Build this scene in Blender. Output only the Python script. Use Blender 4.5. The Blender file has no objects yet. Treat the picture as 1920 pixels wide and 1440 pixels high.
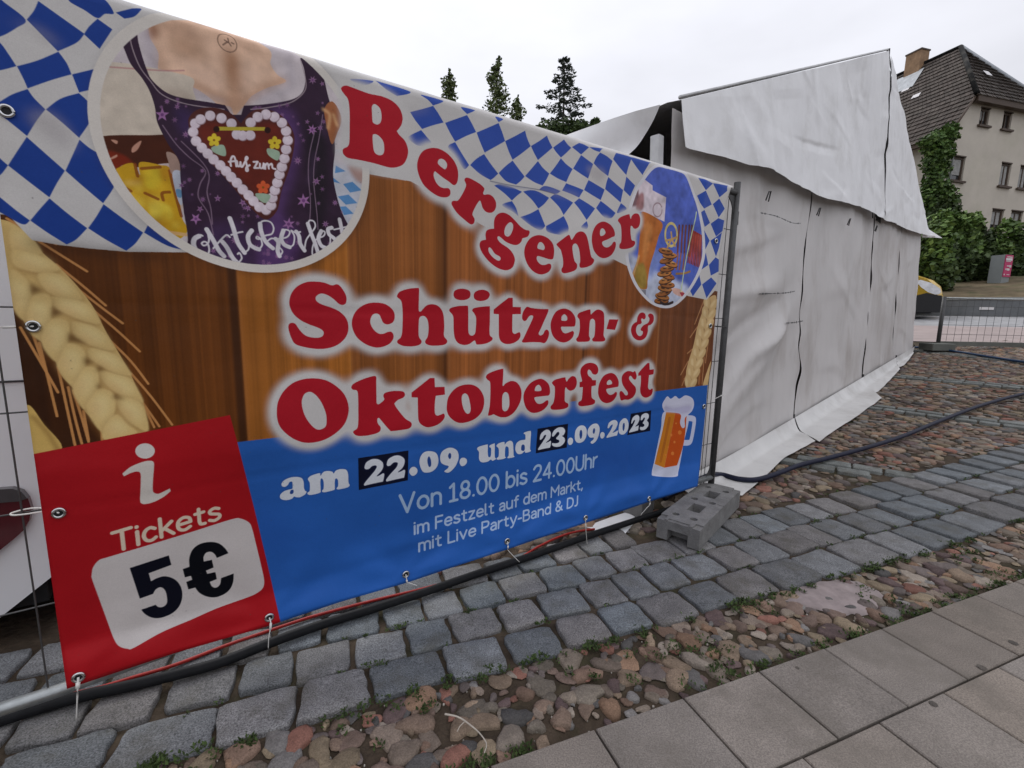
import bpy, bmesh, math, random
import numpy as np
from mathutils import Vector, Matrix, noise as mnoise

# ---------------------------------------------------------------- camera, world, sun, exposure
SC = bpy.context.scene
COL = SC.collection
R_ = math.radians
F_PX, PITCH, ROLL, H = 872.2, 0.151646, 0.0193878, 1.30     # focal length in px of a 1920 px wide frame; eye height in metres
CXP, CYP = 960.0, 720.0
_cp, _sp, _cr, _sr = math.cos(PITCH), math.sin(PITCH), math.cos(ROLL), math.sin(ROLL)
CAMM = np.array([[_cr, -_sr, 0], [_sr, _cr, 0], [0, 0, 1]]) @ np.array([[1, 0, 0], [0, -_sp, -_cp], [0, _cp, -_sp]])
cam_d = bpy.data.cameras.new('camera'); cam = bpy.data.objects.new('camera', cam_d); COL.objects.link(cam)
cam_d.sensor_width = 36.0; cam_d.lens = 36.0 * F_PX / 1920.0; cam_d.clip_start = 0.02; cam_d.clip_end = 2000.0
_m = Matrix.Identity(4)
for i in range(3):
    _m[i][0], _m[i][1], _m[i][2] = CAMM[0][i], -CAMM[1][i], -CAMM[2][i]
_m[2][3] = H
cam.matrix_world = _m
SC.camera = cam

SUN_EL, SUN_AZ = 48.0, -30.0
wd = bpy.data.worlds.new('World'); SC.world = wd; wd.use_nodes = True
wn, wl = wd.node_tree.nodes, wd.node_tree.links
wn.clear()
w_out = wn.new('ShaderNodeOutputWorld'); w_bg = wn.new('ShaderNodeBackground'); wl.new(w_bg.outputs[0], w_out.inputs[0])
sky = wn.new('ShaderNodeTexSky'); sky.sky_type = 'NISHITA'; sky.sun_disc = False; sky.sun_elevation = R_(SUN_EL); sky.sun_rotation = R_(SUN_AZ)
tc = wn.new('ShaderNodeTexCoord')
sep = wn.new('ShaderNodeSeparateXYZ'); wl.new(tc.outputs['Generated'], sep.inputs[0])
ns1 = wn.new('ShaderNodeTexNoise'); ns1.inputs['Scale'].default_value = 1.7; ns1.inputs['Detail'].default_value = 5; ns1.inputs['Roughness'].default_value = .5
mp = wn.new('ShaderNodeMapping'); mp.inputs['Scale'].default_value = (1, 1, 2.6); wl.new(tc.outputs['Generated'], mp.inputs[0]); wl.new(mp.outputs[0], ns1.inputs[0])
# overcast: brighter towards the zenith and around the hidden sun
def wmath(op, a, b):
    n = wn.new('ShaderNodeMath'); n.operation = op
    for i, v in enumerate((a, b)):
        if isinstance(v, (int, float)): n.inputs[i].default_value = v
        else: wl.new(v, n.inputs[i])
    return n.outputs[0]
zen = wmath('MULTIPLY', wmath('MAXIMUM', sep.outputs['Z'], 0.0), 0.62)
sd = wn.new('ShaderNodeVectorMath'); sd.operation = 'DOT_PRODUCT'
wl.new(tc.outputs['Generated'], sd.inputs[0])
sd.inputs[1].default_value = (math.sin(R_(SUN_AZ)) * math.cos(R_(SUN_EL)), math.cos(R_(SUN_AZ)) * math.cos(R_(SUN_EL)), math.sin(R_(SUN_EL)))
glow = wmath('MULTIPLY', wmath('POWER', wmath('MAXIMUM', sd.outputs['Value'], 0.0), 4.0), 0.22)
cl = wmath('MULTIPLY', wmath('SUBTRACT', ns1.outputs[0], 0.5), 0.52)
lum = wmath('ADD', wmath('ADD', wmath('ADD', 0.44, zen), glow), cl)
cc = wn.new('ShaderNodeMix'); cc.data_type = 'RGBA'; cc.blend_type = 'MULTIPLY'; cc.inputs[0].default_value = 1.0
cmb = wn.new('ShaderNodeCombineXYZ')
for i in range(3): wl.new(lum, cmb.inputs[i])
wl.new(cmb.outputs[0], cc.inputs[6]); cc.inputs[7].default_value = (0.955, 0.965, 1.04, 1)
ad = wn.new('ShaderNodeMix'); ad.data_type = 'RGBA'; ad.blend_type = 'ADD'; ad.inputs[0].default_value = 0.003
wl.new(cc.outputs[2], ad.inputs[6]); wl.new(sky.outputs[0], ad.inputs[7]); wl.new(ad.outputs[2], w_bg.inputs[0])
w_bg.inputs[1].default_value = 1.0

sun_d = bpy.data.lights.new('sun', 'SUN'); sun = bpy.data.objects.new('sun', sun_d); COL.objects.link(sun)
sun_d.energy = 0.75; sun_d.angle = R_(20); sun_d.color = (1.0, 0.97, 0.93)
_sv = Vector((math.sin(R_(SUN_AZ)) * math.cos(R_(SUN_EL)), math.cos(R_(SUN_AZ)) * math.cos(R_(SUN_EL)), math.sin(R_(SUN_EL))))
sun.rotation_euler = _sv.to_track_quat('Z', 'Y').to_euler()
SC.view_settings.view_transform = 'Standard'; SC.view_settings.look = 'None'; SC.view_settings.exposure = 0.25; SC.view_settings.gamma = 1.0
SC.cycles.max_bounces = 6; SC.cycles.use_denoising = True

# ---------------------------------------------------------------- measuring helpers (view rays -> points standing in the place)
EYE = np.array([0, 0, H])
def ray(x, y): return CAMM.T @ np.array([(x - CXP) / F_PX, (y - CYP) / F_PX, 1.0])
def proj(p):
    c = CAMM @ (np.asarray(p, float) - EYE); return (CXP + F_PX * c[0] / max(c[2], .01), CYP + F_PX * c[1] / max(c[2], .01), c[2])
def at_z(x, y, z):
    r = ray(x, y); return EYE + (z - H) / r[2] * r
def on_plane(x, y, p0, n):
    r = ray(x, y); return EYE + np.dot(np.asarray(p0) - EYE, n) / np.dot(r, n) * r
def zt(x, y):                                    # the square is level near the camera and climbs towards the house
    q = min(.743 * x + .669 * y - 3.7, 40.0)
    return .036 * (q + math.sqrt(q * q + .09)) - .0004
def at(px, py, dz=0.0):
    r = ray(px, py); a, b = .3, 90.0
    f = lambda t: (EYE + t * r)[2] - zt(*(EYE + t * r)[:2]) - dz
    t = a
    while t < b and f(t) > 0: t += .05
    lo, hi = t - .05, t
    for _ in range(20):
        m = (lo + hi) / 2
        if f(m) > 0: lo = m
        else: hi = m
    return EYE + lo * r
DB = np.array([math.sin(.965929), math.cos(.965929), 0]); NB = np.array([DB[1], -DB[0], 0])   # fence line, and its normal towards the camera
PF = at_z(1333, 908, .13)                        # foot of the fence's right post
DS = np.array([math.sin(1.197482), math.cos(1.197482), 0]); NS = np.array([DS[1], -DS[0], 0])  # slab direction
def on_fence(x, y):
    q = on_plane(x, y, PF, NB); return ((q - PF) @ DB, q[2])
def fp(s, h, off=0.0): p = PF + s * DB + off * NB; return np.array([p[0], p[1], h])
def ab(a, b, z=0.0): p = a * DS + b * NS; return np.array([p[0], p[1], z])

# ---------------------------------------------------------------- object helpers
def tag(o, label=None, cat=None, group=None, kind=None):
    if label: o['label'] = label
    if cat: o['category'] = cat
    if group: o['group'] = group
    if kind: o['kind'] = kind
    return o
def thing(name, loc, label, cat, group=None, rz=0.0):
    o = bpy.data.objects.new(name, None); COL.objects.link(o); o.location = loc; o.rotation_euler = (0, 0, rz); o.empty_display_size = .1
    return tag(o, label, cat, group)
class MB:
    def __init__(s): s.v, s.f, s.c, s.mi = [], [], [], []
    def add(s, vs, fs, col=None, mi=0):
        k = len(s.v); s.v += [tuple(map(float, p)) for p in vs]; s.f += [tuple(i + k for i in f) for f in fs]; s.mi += [mi] * len(fs)
        if col is not None: s.c += [tuple(col)] * len(vs)
        return s
    def box(s, c, u, v, w, col=None):            # centre and three half-axis vectors
        c, u, v, w = map(np.asarray, (c, u, v, w)); vs = [c + a * u + b * v + d * w for d in (-1, 1) for b in (-1, 1) for a in (-1, 1)]
        return s.add(vs, [(0, 2, 3, 1), (4, 5, 7, 6), (0, 1, 5, 4), (2, 6, 7, 3), (0, 4, 6, 2), (1, 3, 7, 5)], col)
    def quad(s, a, b, c, d, col=None): return s.add([a, b, c, d], [(0, 1, 2, 3)], col)
    def tube(s, pts, r, n=8, cap=True, col=None):
        P = [np.asarray(p, float) for p in pts]; N = len(P); rr = r if hasattr(r, '__len__') else [r] * N
        k = len(s.v); up = np.array([0, 0, 1.0])
        vs = []
        for i, p in enumerate(P):
            t = P[min(i + 1, N - 1)] - P[max(i - 1, 0)]; t = t / (np.linalg.norm(t) + 1e-12)
            u = np.cross(t, up)
            if np.linalg.norm(u) < .15: u = np.cross(t, np.array([0, 1.0, 0]))
            u /= np.linalg.norm(u); w = np.cross(u, t)
            vs += [p + rr[i] * (math.cos(2 * math.pi * j / n) * u + math.sin(2 * math.pi * j / n) * w) for j in range(n)]
        fs = [(i * n + j, i * n + (j + 1) % n, (i + 1) * n + (j + 1) % n, (i + 1) * n + j) for i in range(N - 1) for j in range(n)]
        if cap: fs += [tuple(range(n - 1, -1, -1)), tuple((N - 1) * n + j for j in range(n))]
        return s.add(vs, fs, col)
    def grid(s, fn, nu, nv, col=None):
        vs = [fn(i / nu, j / nv) for j in range(nv + 1) for i in range(nu + 1)]
        return s.add(vs, [(j * (nu + 1) + i, j * (nu + 1) + i + 1, (j + 1) * (nu + 1) + i + 1, (j + 1) * (nu + 1) + i) for j in range(nv) for i in range(nu)], col)
    def mesh(s, name):
        m = bpy.data.meshes.new(name); m.from_pydata(s.v, [], s.f)
        if s.c and len(s.c) == len(s.v):
            at_ = m.color_attributes.new('tone', 'FLOAT_COLOR', 'POINT'); arr = np.ones((len(s.v), 4), np.float32); arr[:, :3] = np.array(s.c)[:, :3]; at_.data.foreach_set('color', arr.ravel())
        m.update(); return m
    def build(s, name, mat, parent=None, smooth=False, origin=None):
        m = s.mesh(name)
        mats = mat if isinstance(mat, (list, tuple)) else [mat]
        for x in mats: m.materials.append(x)
        if len(mats) > 1: m.polygons.foreach_set('material_index', s.mi)
        if smooth: m.polygons.foreach_set('use_smooth', [True] * len(m.polygons))
        o = bpy.data.objects.new(name, m); COL.objects.link(o)
        if origin is not None:
            m.transform(Matrix.Translation(-Vector(origin))); o.location = origin
        if parent is not None:
            o.parent = parent; bpy.context.view_layer.update(); o.matrix_parent_inverse = parent.matrix_world.inverted()
        return o
def crv(pts, closed=False, n=8):
    p = np.asarray(pts, float); N = len(p); out = []
    for i in range(N if closed else N - 1):
        p1, p2 = p[i], p[(i + 1) % N]; p0 = p[i - 1] if (closed or i) else p1; p3 = p[(i + 2) % N] if (closed or i + 2 < N) else p2
        for k in range(n):
            t = k / n; out.append(.5 * (2 * p1 + (p2 - p0) * t + (2 * p0 - 5 * p1 + 4 * p2 - p3) * t * t + (3 * p1 - p0 - 3 * p2 + p3) * t ** 3))
    if not closed: out.append(p[-1])
    return np.array(out)
def bevel(o, w, seg=2):
    m = o.modifiers.new('bevel', 'BEVEL'); m.width = w; m.segments = seg; m.limit_method = 'ANGLE'; m.angle_limit = R_(35); return o
def cut(o, cutters):                             # boolean holes, baked into the mesh
    for c in cutters:
        q = bmesh.new(); q.from_mesh(c.data); bmesh.ops.recalc_face_normals(q, faces=q.faces); q.to_mesh(c.data); q.free()
        md = o.modifiers.new('cut', 'BOOLEAN'); md.operation = 'DIFFERENCE'; md.solver = 'EXACT'; md.object = c
    dg = bpy.context.evaluated_depsgraph_get(); dg.update()
    me = bpy.data.meshes.new_from_object(o.evaluated_get(dg)); o.modifiers.clear(); o.data = me
    for c in cutters: bpy.data.objects.remove(c, do_unlink=True)
    return o
def nz(x, y=0.0, z=0.0): return mnoise.noise(Vector((x, y, z)))
def fbm(x, y, z=0.0, o=4):
    a, s, t = 1.0, 0.0, 0.0
    for _ in range(o): s += a * mnoise.noise(Vector((x, y, z))); t += a; a *= .5; x *= 2.1; y *= 2.1; z += 7.3
    return s / t

# ---------------------------------------------------------------- materials
def mat(name, col, rough=.6, var=.12, scale=12.0, bump=.0, bscale=None, spec=.4, metal=0.0, tone=False, speck=0.0, dirt=None, dirt_scale=3.0, dirt_amt=.5, detail=6, coat=0.0, stretch=None):
    m = bpy.data.materials.new(name); m.use_nodes = True
    nt = m.node_tree; N, L = nt.nodes, nt.links; b = N['Principled BSDF']
    b.inputs['Roughness'].default_value = rough; b.inputs['Metallic'].default_value = metal; b.inputs['Specular IOR Level'].default_value = spec
    if coat: b.inputs['Coat Weight'].default_value = coat; b.inputs['Coat Roughness'].default_value = .08
    geo = N.new('ShaderNodeNewGeometry'); src = geo.outputs['Position']
    if stretch:
        mp_ = N.new('ShaderNodeMapping'); mp_.inputs['Scale'].default_value = stretch; L.new(src, mp_.inputs[0]); src = mp_.outputs[0]
    n1 = N.new('ShaderNodeTexNoise'); n1.inputs['Scale'].default_value = scale; n1.inputs['Detail'].default_value = detail; n1.inputs['Roughness'].default_value = .6; L.new(src, n1.inputs[0])
    rmp = N.new('ShaderNodeMapRange'); rmp.inputs[1].default_value = .25; rmp.inputs[2].default_value = .75; rmp.inputs[3].default_value = 1 - var * 1.6; rmp.inputs[4].default_value = 1 + var * 1.6; L.new(n1.outputs[0], rmp.inputs[0])
    mul = N.new('ShaderNodeMix'); mul.data_type = 'RGBA'; mul.blend_type = 'MULTIPLY'; mul.inputs[0].default_value = 1
    if tone:
        at_ = N.new('ShaderNodeVertexColor'); at_.layer_name = 'tone'; L.new(at_.outputs[0], mul.inputs[6])
    else: mul.inputs[6].default_value = (*col, 1)
    L.new(rmp.outputs[0], mul.inputs[7]); cur = mul.outputs[2]
    if speck:
        n2 = N.new('ShaderNodeTexNoise'); n2.inputs['Scale'].default_value = 230; n2.inputs['Detail'].default_value = 2; L.new(geo.outputs['Position'], n2.inputs[0])
        r2 = N.new('ShaderNodeMapRange'); r2.inputs[1].default_value = .3; r2.inputs[2].default_value = .7; r2.inputs[3].default_value = 1 - speck; r2.inputs[4].default_value = 1 + speck; L.new(n2.outputs[0], r2.inputs[0])
        m2 = N.new('ShaderNodeMix'); m2.data_type = 'RGBA'; m2.blend_type = 'MULTIPLY'; m2.inputs[0].default_value = 1; L.new(cur, m2.inputs[6]); L.new(r2.outputs[0], m2.inputs[7]); cur = m2.outputs[2]
    if dirt is not None:
        n3 = N.new('ShaderNodeTexNoise'); n3.inputs['Scale'].default_value = dirt_scale; n3.inputs['Detail'].default_value = 7; n3.inputs['Roughness'].default_value = .65; L.new(src, n3.inputs[0])
        r3 = N.new('ShaderNodeMapRange'); r3.inputs[1].default_value = .5; r3.inputs[2].default_value = .72; r3.inputs[3].default_value = 0; r3.inputs[4].default_value = dirt_amt; L.new(n3.outputs[0], r3.inputs[0])
        m3 = N.new('ShaderNodeMix'); m3.data_type = 'RGBA'; L.new(r3.outputs[0], m3.inputs[0]); L.new(cur, m3.inputs[6]); m3.inputs[7].default_value = (*dirt, 1); cur = m3.outputs[2]
    L.new(cur, b.inputs['Base Color'])
    if bump:
        nb_ = N.new('ShaderNodeTexNoise'); nb_.inputs['Scale'].default_value = bscale or scale * 3; nb_.inputs['Detail'].default_value = 5; L.new(src, nb_.inputs[0])
        bp = N.new('ShaderNodeBump'); bp.inputs['Strength'].default_value = 1; bp.inputs['Distance'].default_value = bump; L.new(nb_.outputs[0], bp.inputs['Height']); L.new(bp.outputs[0], b.inputs['Normal'])
    return m
M = {}
M['dirt'] = mat('soil', (.066, .049, .034), .95, .35, 9, .02, 30, .2, dirt=(.035, .045, .016), dirt_scale=3.5, dirt_amt=.7)
M['cobble'] = mat('fieldstone', (.2, .15, .12), .72, .18, 26, .004, 70, .18, tone=True, speck=.25)
M['sett'] = mat('granite', (.15, .16, .17), .70, .16, 14, .0035, 120, .18, tone=True, speck=.55, dirt=(.085, .078, .06), dirt_scale=6, dirt_amt=.7)
M['slab'] = mat('concrete_slab', (.14, .12, .105), .85, .12, 5, .0015, 160, .3, tone=True, speck=.3, dirt=(.15, .132, .11), dirt_scale=3.4, dirt_amt=.8)
M['mortar'] = mat('mortar', (.30, .25, .24), .9, .15, 14, .006, 40)
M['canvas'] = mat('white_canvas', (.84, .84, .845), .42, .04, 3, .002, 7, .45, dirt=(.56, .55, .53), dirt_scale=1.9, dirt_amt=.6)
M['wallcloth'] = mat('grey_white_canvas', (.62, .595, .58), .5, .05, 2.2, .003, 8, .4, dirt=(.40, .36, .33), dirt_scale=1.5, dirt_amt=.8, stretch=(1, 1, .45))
M['alu'] = mat('aluminium', (.5, .5, .5), .45, .1, 10, metal=.6)
M['galv'] = mat('galvanised_steel', (.36, .38, .38), .42, .18, 20, .0005, 80, metal=.85, dirt=(.2, .19, .17), dirt_scale=8)
M['darksteel'] = mat('weathered_steel', (.085, .085, .085), .5, .15, 20, .0004, 90, metal=.5)
M['wire'] = mat('wire', (.10, .10, .10), .5, .1, 30, metal=.6)
M['concrete'] = mat('concrete', (.20, .196, .19), .9, .14, 16, .003, 60, .25, speck=.2, dirt=(.115, .11, .105), dirt_scale=7)
M['hose'] = mat('black_rubber', (.010, .0105, .012), .55, .2, 30, spec=.18)
M['bluehose'] = mat('dark_blue_cable', (.012, .014, .032), .5, .2, 30, spec=.2)
M['farhose'] = mat('blue_hose', (.01, .04, .10), .4, .2, 30)
M['red'] = mat('red_cable', (.42, .022, .016), .45, .1, 40)
M['tie'] = mat('white_nylon', (.72, .70, .66), .4, .03, 20)
M['blacktie'] = mat('black_nylon', (.012, .012, .012), .4, .03, 20)
M['ring'] = mat('nickel_eyelet', (.62, .62, .62), .25, .05, 20, metal=1)
M['vanpaint'] = mat('white_paint', (.84, .85, .86), .3, .02, 4, spec=.5, coat=.4)
M['black'] = mat('black_plastic', (.012, .012, .013), .6, .2, 20)
M['tyre'] = mat('tyre_rubber', (.014, .014, .014), .85, .2, 30)
M['lamp'] = mat('red_lens', (.085, .008, .016), .12, .1, 8, spec=.6, coat=.6)
M['lampgrey'] = mat('smoked_lens', (.07, .065, .07), .15, .1, 8, spec=.6, coat=.6)
M['glass'] = mat('window_glass', (.05, .055, .06), .08, .2, 3, spec=.8)
M['curtain'] = mat('net_curtain', (.34, .34, .33), .8, .2, 6)
M['plaster'] = mat('beige_render', (.57, .525, .455), .9, .05, 1.1, .004, 25, .2, dirt=(.47, .45, .35), dirt_scale=.45, dirt_amt=.6)
M['frame'] = mat('brown_frame', (.075, .05, .035), .6, .15, 15)
M['tile'] = mat('roof_tile', (.075, .062, .055), .8, .3, 5, .01, 12, .25, tone=True, dirt=(.13, .12, .10), dirt_scale=1.5, dirt_amt=.5)
M['brick'] = mat('chimney_brick', (.30, .19, .11), .85, .2, 4, .01, 14)
M['lead'] = mat('lead_flashing', (.34, .36, .38), .55, .15, 4, metal=.3)
M['leaf'] = mat('leaf', (.05, .09, .03), .55, .25, 1.2, spec=.3, tone=True)
M['needle'] = mat('spruce_needle', (.02, .03, .018), .7, .25, 2, spec=.2, tone=True)
M['bark'] = mat('bark', (.07, .055, .045), .9, .25, 6, .01, 20)
M['wallstone'] = mat('grey_wall', (.15, .158, .165), .85, .16, 2.2, .004, 20, dirt=(.10, .105, .10), dirt_scale=1.5)
M['cap'] = mat('wall_coping', (.30, .31, .30), .85, .15, 5)
M['road'] = mat('pale_road_setts', (.30, .30, .305), .85, .2, 3, .01, 9)
M['pinkpave'] = mat('pink_paving', (.33, .27, .255), .85, .1, 2, .004, 8)
M['kerb'] = mat('kerb_stone', (.13, .135, .12), .85, .15, 4)
M['bank'] = mat('dry_earth_bank', (.13, .10, .06), .95, .3, 2, .03, 6, .2, dirt=(.05, .07, .025), dirt_scale=1.2, dirt_amt=.8)
M['pink'] = mat('magenta_panel', (.50, .03, .13), .5, .03, 4)
M['signgrey'] = mat('grey_panel', (.24, .26, .26), .6, .06, 4)
M['white'] = mat('white_print', (.72, .70, .70), .6, .05, 5)
M['yellow'] = mat('yellow_paint', (.66, .42, .035), .3, .03, 3, coat=.5)
M['chrome'] = mat('headlight_lens', (.62, .63, .65), .15, .15, 9, spec=.8, coat=.8)
M['twig'] = mat('bleached_twig', (.50, .45, .38), .8, .1, 30)
M['bandcloth'] = mat('dirty_canvas_skirt', (.66, .65, .63), .5, .05, 4, .003, 9, .4, dirt=(.40, .38, .35), dirt_scale=2.2, dirt_amt=.6)
M['moss'] = mat('weed', (.04, .06, .02), .7, .3, 20, spec=.2, tone=True)
# ================================================================ SETTING
rnd = random.Random(11)
def in_view(p, m=260):
    u, v, d = proj(p); return d > .25 and -m < u < 1920 + m and -m < v < 1440 + m
# ground: one sheet to the horizon
xs = sorted(set([round(v, 3) for v in np.concatenate([np.arange(-6, 18, .3), np.arange(18, 60, 2), np.arange(60, 420, 30), -np.arange(6, 30, 2), -np.arange(30, 420, 30)])]))
ys = sorted(set([round(v, 3) for v in np.concatenate([np.arange(-2, 18, .3), np.arange(18, 70, 2), np.arange(70, 700, 40), -np.arange(2, 60, 12)])]))
g = MB()
vs = [(x, y, zt(x, y) - .010) for y in ys for x in xs]; nx = len(xs)
g.add(vs, [(j * nx + i, j * nx + i + 1, (j + 1) * nx + i + 1, (j + 1) * nx + i) for j in range(len(ys) - 1) for i in range(nx - 1)])
tag(g.build('ground', M['dirt'], smooth=True), 'brown soil and moss showing between the paving stones', 'ground', kind='structure')

def stone(mb, c, poly, h, tone, z0, crown=.25, k1=.93, k2=.62):
    c = np.asarray(c, float); n = len(poly); P = np.asarray(poly, float)
    rings = [(1.02, -.03 if h > .004 else -.002), (1.0, h * .30), (k1, h * .80), (k2, h)]
    vs = []
    for k, z in rings: vs += [(c[0] + p[0] * k, c[1] + p[1] * k, z0 + z) for p in P]
    vs.append((c[0], c[1], z0 + h * (1 + crown)))
    fs = [(r * n + i, r * n + (i + 1) % n, (r + 1) * n + (i + 1) % n, (r + 1) * n + i) for r in range(3) for i in range(n)]
    fs += [(3 * n + i, 3 * n + (i + 1) % n, 4 * n) for i in range(n)]
    mb.add(vs, fs, tone)
TONES = [(.20, .13, .095), (.17, .12, .09), (.23, .17, .12), (.15, .105, .085), (.20, .165, .13), (.12, .10, .095), (.17, .165, .16), (.25, .155, .10), (.22, .10, .075), (.11, .075, .075), (.27, .23, .19), (.15, .13, .105), (.085, .085, .085), (.19, .15, .12), (.21, .165, .11)]
# second, narrow sett strips crossing the square
CROSS = [(at(1489, 862), at(1760, 908)), (at(1636, 763), at(1920, 800)), (at(1684, 706), at(1920, 727)), (at(1718, 657), at(1920, 680))]
def cross_d(x, y):
    best = 9
    for A, B in CROSS[:3]:
        d = (B - A)[:2]; L = np.hypot(*d); t = ((x - A[0]) * d[0] + (y - A[1]) * d[1]) / L
        if -1.5 < t < L + 2: best = min(best, abs((x - A[0]) * d[1] - (y - A[1]) * d[0]) / L)
    return best
STRIP0, STRIP1, SLABB = -1.43, -2.24, -1.088
TN_D = np.array([math.sin(R_(48)), math.cos(R_(48)), 0]); TN_N = np.array([TN_D[1], -TN_D[0], 0]); TN_0 = at_z(1345, 896, 0)
def cobble_tone():
    t = np.array(rnd.choice(TONES)) * .85 + np.array((.15, .115, .085)) * .15; return tuple(t * rnd.uniform(.75, 1.35))
cob = MB(); ncob = 0
def cobbles(a0, a1, b0, b1, cell, dist, skip=.04):
    global ncob
    j = 0; b = b0
    while b < b1:
        a = a0 + (cell * .5 if j % 2 else 0)
        while a < a1:
            aa, bb = a + rnd.uniform(-.2, .2) * cell, b + rnd.uniform(-.16, .16) * cell
            a += cell * 1.04
            p = ab(aa, bb); x, y = p[0], p[1]
            if not dist(aa, bb, x, y): continue
            z = zt(x, y)
            if not in_view((x, y, z)): continue
            if cross_d(x, y) < .17: continue
            if rnd.random() < skip: continue
            n = 11; r = cell * rnd.choice((rnd.uniform(.30, .44), rnd.uniform(.46, .62), rnd.uniform(.5, .68))); el = rnd.uniform(.55, .95); th = rnd.uniform(0, math.pi); ph = rnd.random() * 9
            poly = []
            for i in range(n):
                t = 2 * math.pi * i / n; q = r * (1 + .14 * math.sin(2 * t + ph) + .13 * math.sin(3 * t + ph * 2) + .07 * math.sin(4 * t + ph * 3) + rnd.uniform(-.09, .09))
                u, v = q * math.cos(t), q * el * math.sin(t); poly.append((u * math.cos(th) - v * math.sin(th), u * math.sin(th) + v * math.cos(th)))
            stone(cob, (x, y), poly, rnd.uniform(.002, .016) * (cell / .1), cobble_tone(), z - .0035, .28, .82, .48)
            ncob += 1
        b += cell * .86; j += 1
# band between the sett strip and the slabs, then the square beyond the strip
cobbles(-1.4, 7.5, STRIP0 + .035, SLABB - .02, .088, lambda a, b, x, y: rnd.random() < .97 or not (2.15 < a < 2.62 and b < -1.20 and abs(a - 2.4 - (b + 1.3)) < .28 and rnd.random() < .8))
def beyond(a, b, x, y):
    if b > -1.43 - float(np.interp(a, [-.2, .9, 1.5, 1.7, 3.0], [.72, .75, .80, .69, .76])) - .02: return False
    rel = np.array([x, y, 0]) - TN_0; s = rel @ TN_D; w = rel @ TN_N
    if w < .02 and s > -1.3: return False                           # under the tent
    rf = np.array([x, y, 0]) - PF
    if rf @ NB < -1.1 and rf @ DB < .2: return False
    return y < 11.0
cobbles(-1.0, 16.0, -6.8, -2.1, .105, beyond)
cobbles(-1.4, 5.5, STRIP0 + .02, SLABB - .01, .043, lambda a, b, x, y: True, .45)
cobbles(-.6, 6.5, -4.2, -2.1, .05, beyond, .6)
tag(cob.build('cobbles', M['cobble'], smooth=True), 'rounded brown and red fieldstones paving the square', 'paving', kind='structure')

# granite setts: three rows along the slabs, plus the narrow crossing strips
st = MB()
def sett(mb, cx, cy, ux, uy, hl, hw, z, tone, h=.024):
    vx, vy = -uy, ux; poly = []; j = lambda: rnd.uniform(-.07, .07)
    cs = [(-1 + j() * 1.3, -1 + j()), (1 + j() * 1.3, -1 + j()), (1 + j() * 1.3, 1 + j()), (-1 + j() * 1.3, 1 + j())]
    for i in range(4):
        a, b = np.array(cs[i]), np.array(cs[(i + 1) % 4])
        for t in (.05, .2, .38, .6, .8, .95):
            q = a * (1 - t) + b * t + np.array([rnd.uniform(-.045, .045), rnd.uniform(-.05, .05)])
            if t in (.05, .95): q *= .975
            poly.append((q[0] * hl * ux + q[1] * hw * vx, q[0] * hl * uy + q[1] * hw * vy))
    n = len(poly); P = np.array(poly); tilt = (rnd.uniform(-.03, .03), rnd.uniform(-.03, .03))
    vs = []
    for k, hz in ((1.01, -.03), (1.0, h * .55), (.985, h * .86), (.945, h), (.6, h + .0008)):
        vs += [(cx + p[0] * k, cy + p[1] * k, z + hz + (p[0] * tilt[0] + p[1] * tilt[1]) * k + .0022 * nz(p[0] * 30 * k, p[1] * 30 * k, cx * 7)) for p in P]
    vs.append((cx, cy, z + h + .002))
    fs = [(r * n + i, r * n + (i + 1) % n, (r + 1) * n + (i + 1) % n, (r + 1) * n + i) for r in range(4) for i in range(n)] + [(4 * n + i, 4 * n + (i + 1) % n, 5 * n) for i in range(n)]
    mb.add(vs, fs, tone)
def grey(): 
    k = rnd.uniform(.72, 1.22); w = rnd.uniform(-.014, .016); return ((.170 + w) * k, .174 * k, (.178 - w * .6) * k)
def row_edge(a, r): return -1.43 - r * float(np.interp(a, [-.2, .9, 3.0], [.180, .187, .252]))
for ri in range(4):
    a = -2.2 + ri * .09
    while a < (8.5 if ri < 3 else 1.5):
        ln = (rnd.uniform(.17, .23) if ri else rnd.uniform(.21, .29)) * (1 if a < 1.5 else 1.12); am = a + ln / 2
        be, bw = (row_edge(am, ri) + row_edge(am, ri + 1)) / 2, (row_edge(am, ri) - row_edge(am, ri + 1)) / 2
        p = ab(am, be + rnd.uniform(-.008, .008)); z = zt(p[0], p[1])
        if in_view(p) and not (ri == 3 and (p - PF) @ NB < -.9):
            tone = grey() if a > -.95 or ri else (.30, .275, .235)
            d_ = DS + NS * rnd.uniform(-.04, .04); sett(st, p[0], p[1], d_[0], d_[1], ln / 2 - rnd.uniform(.007, .012), bw - rnd.uniform(.006, .011), z - .009, tone, rnd.uniform(.014, .024))
        a += ln
for A, B in CROSS:
    d = (B - A)[:2]; L = np.hypot(*d); d = d / L; per = np.array([-d[1], d[0]])
    for side in (-1, 1):
        t = -.1 + (.1 if side > 0 else 0)
        while t < L + 1.5:
            ln = rnd.uniform(.17, .24); c = A[:2] + d * (t + ln / 2) + per * side * .075; z = zt(*c); k = rnd.uniform(.85, 1.2)
            if ab(1, 0) is not None and (c[0] * NS[0] + c[1] * NS[1]) < -2.20: sett(st, c[0], c[1], d[0], d[1], ln / 2 - .009, .066, z - .002, (.175 * k, .185 * k, .175 * k), .016)
            t += ln
tag(st.build('sett_strip', M['sett'], smooth=True), 'grey granite setts laid in three rows along the pavement', 'paving', kind='structure')

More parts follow.
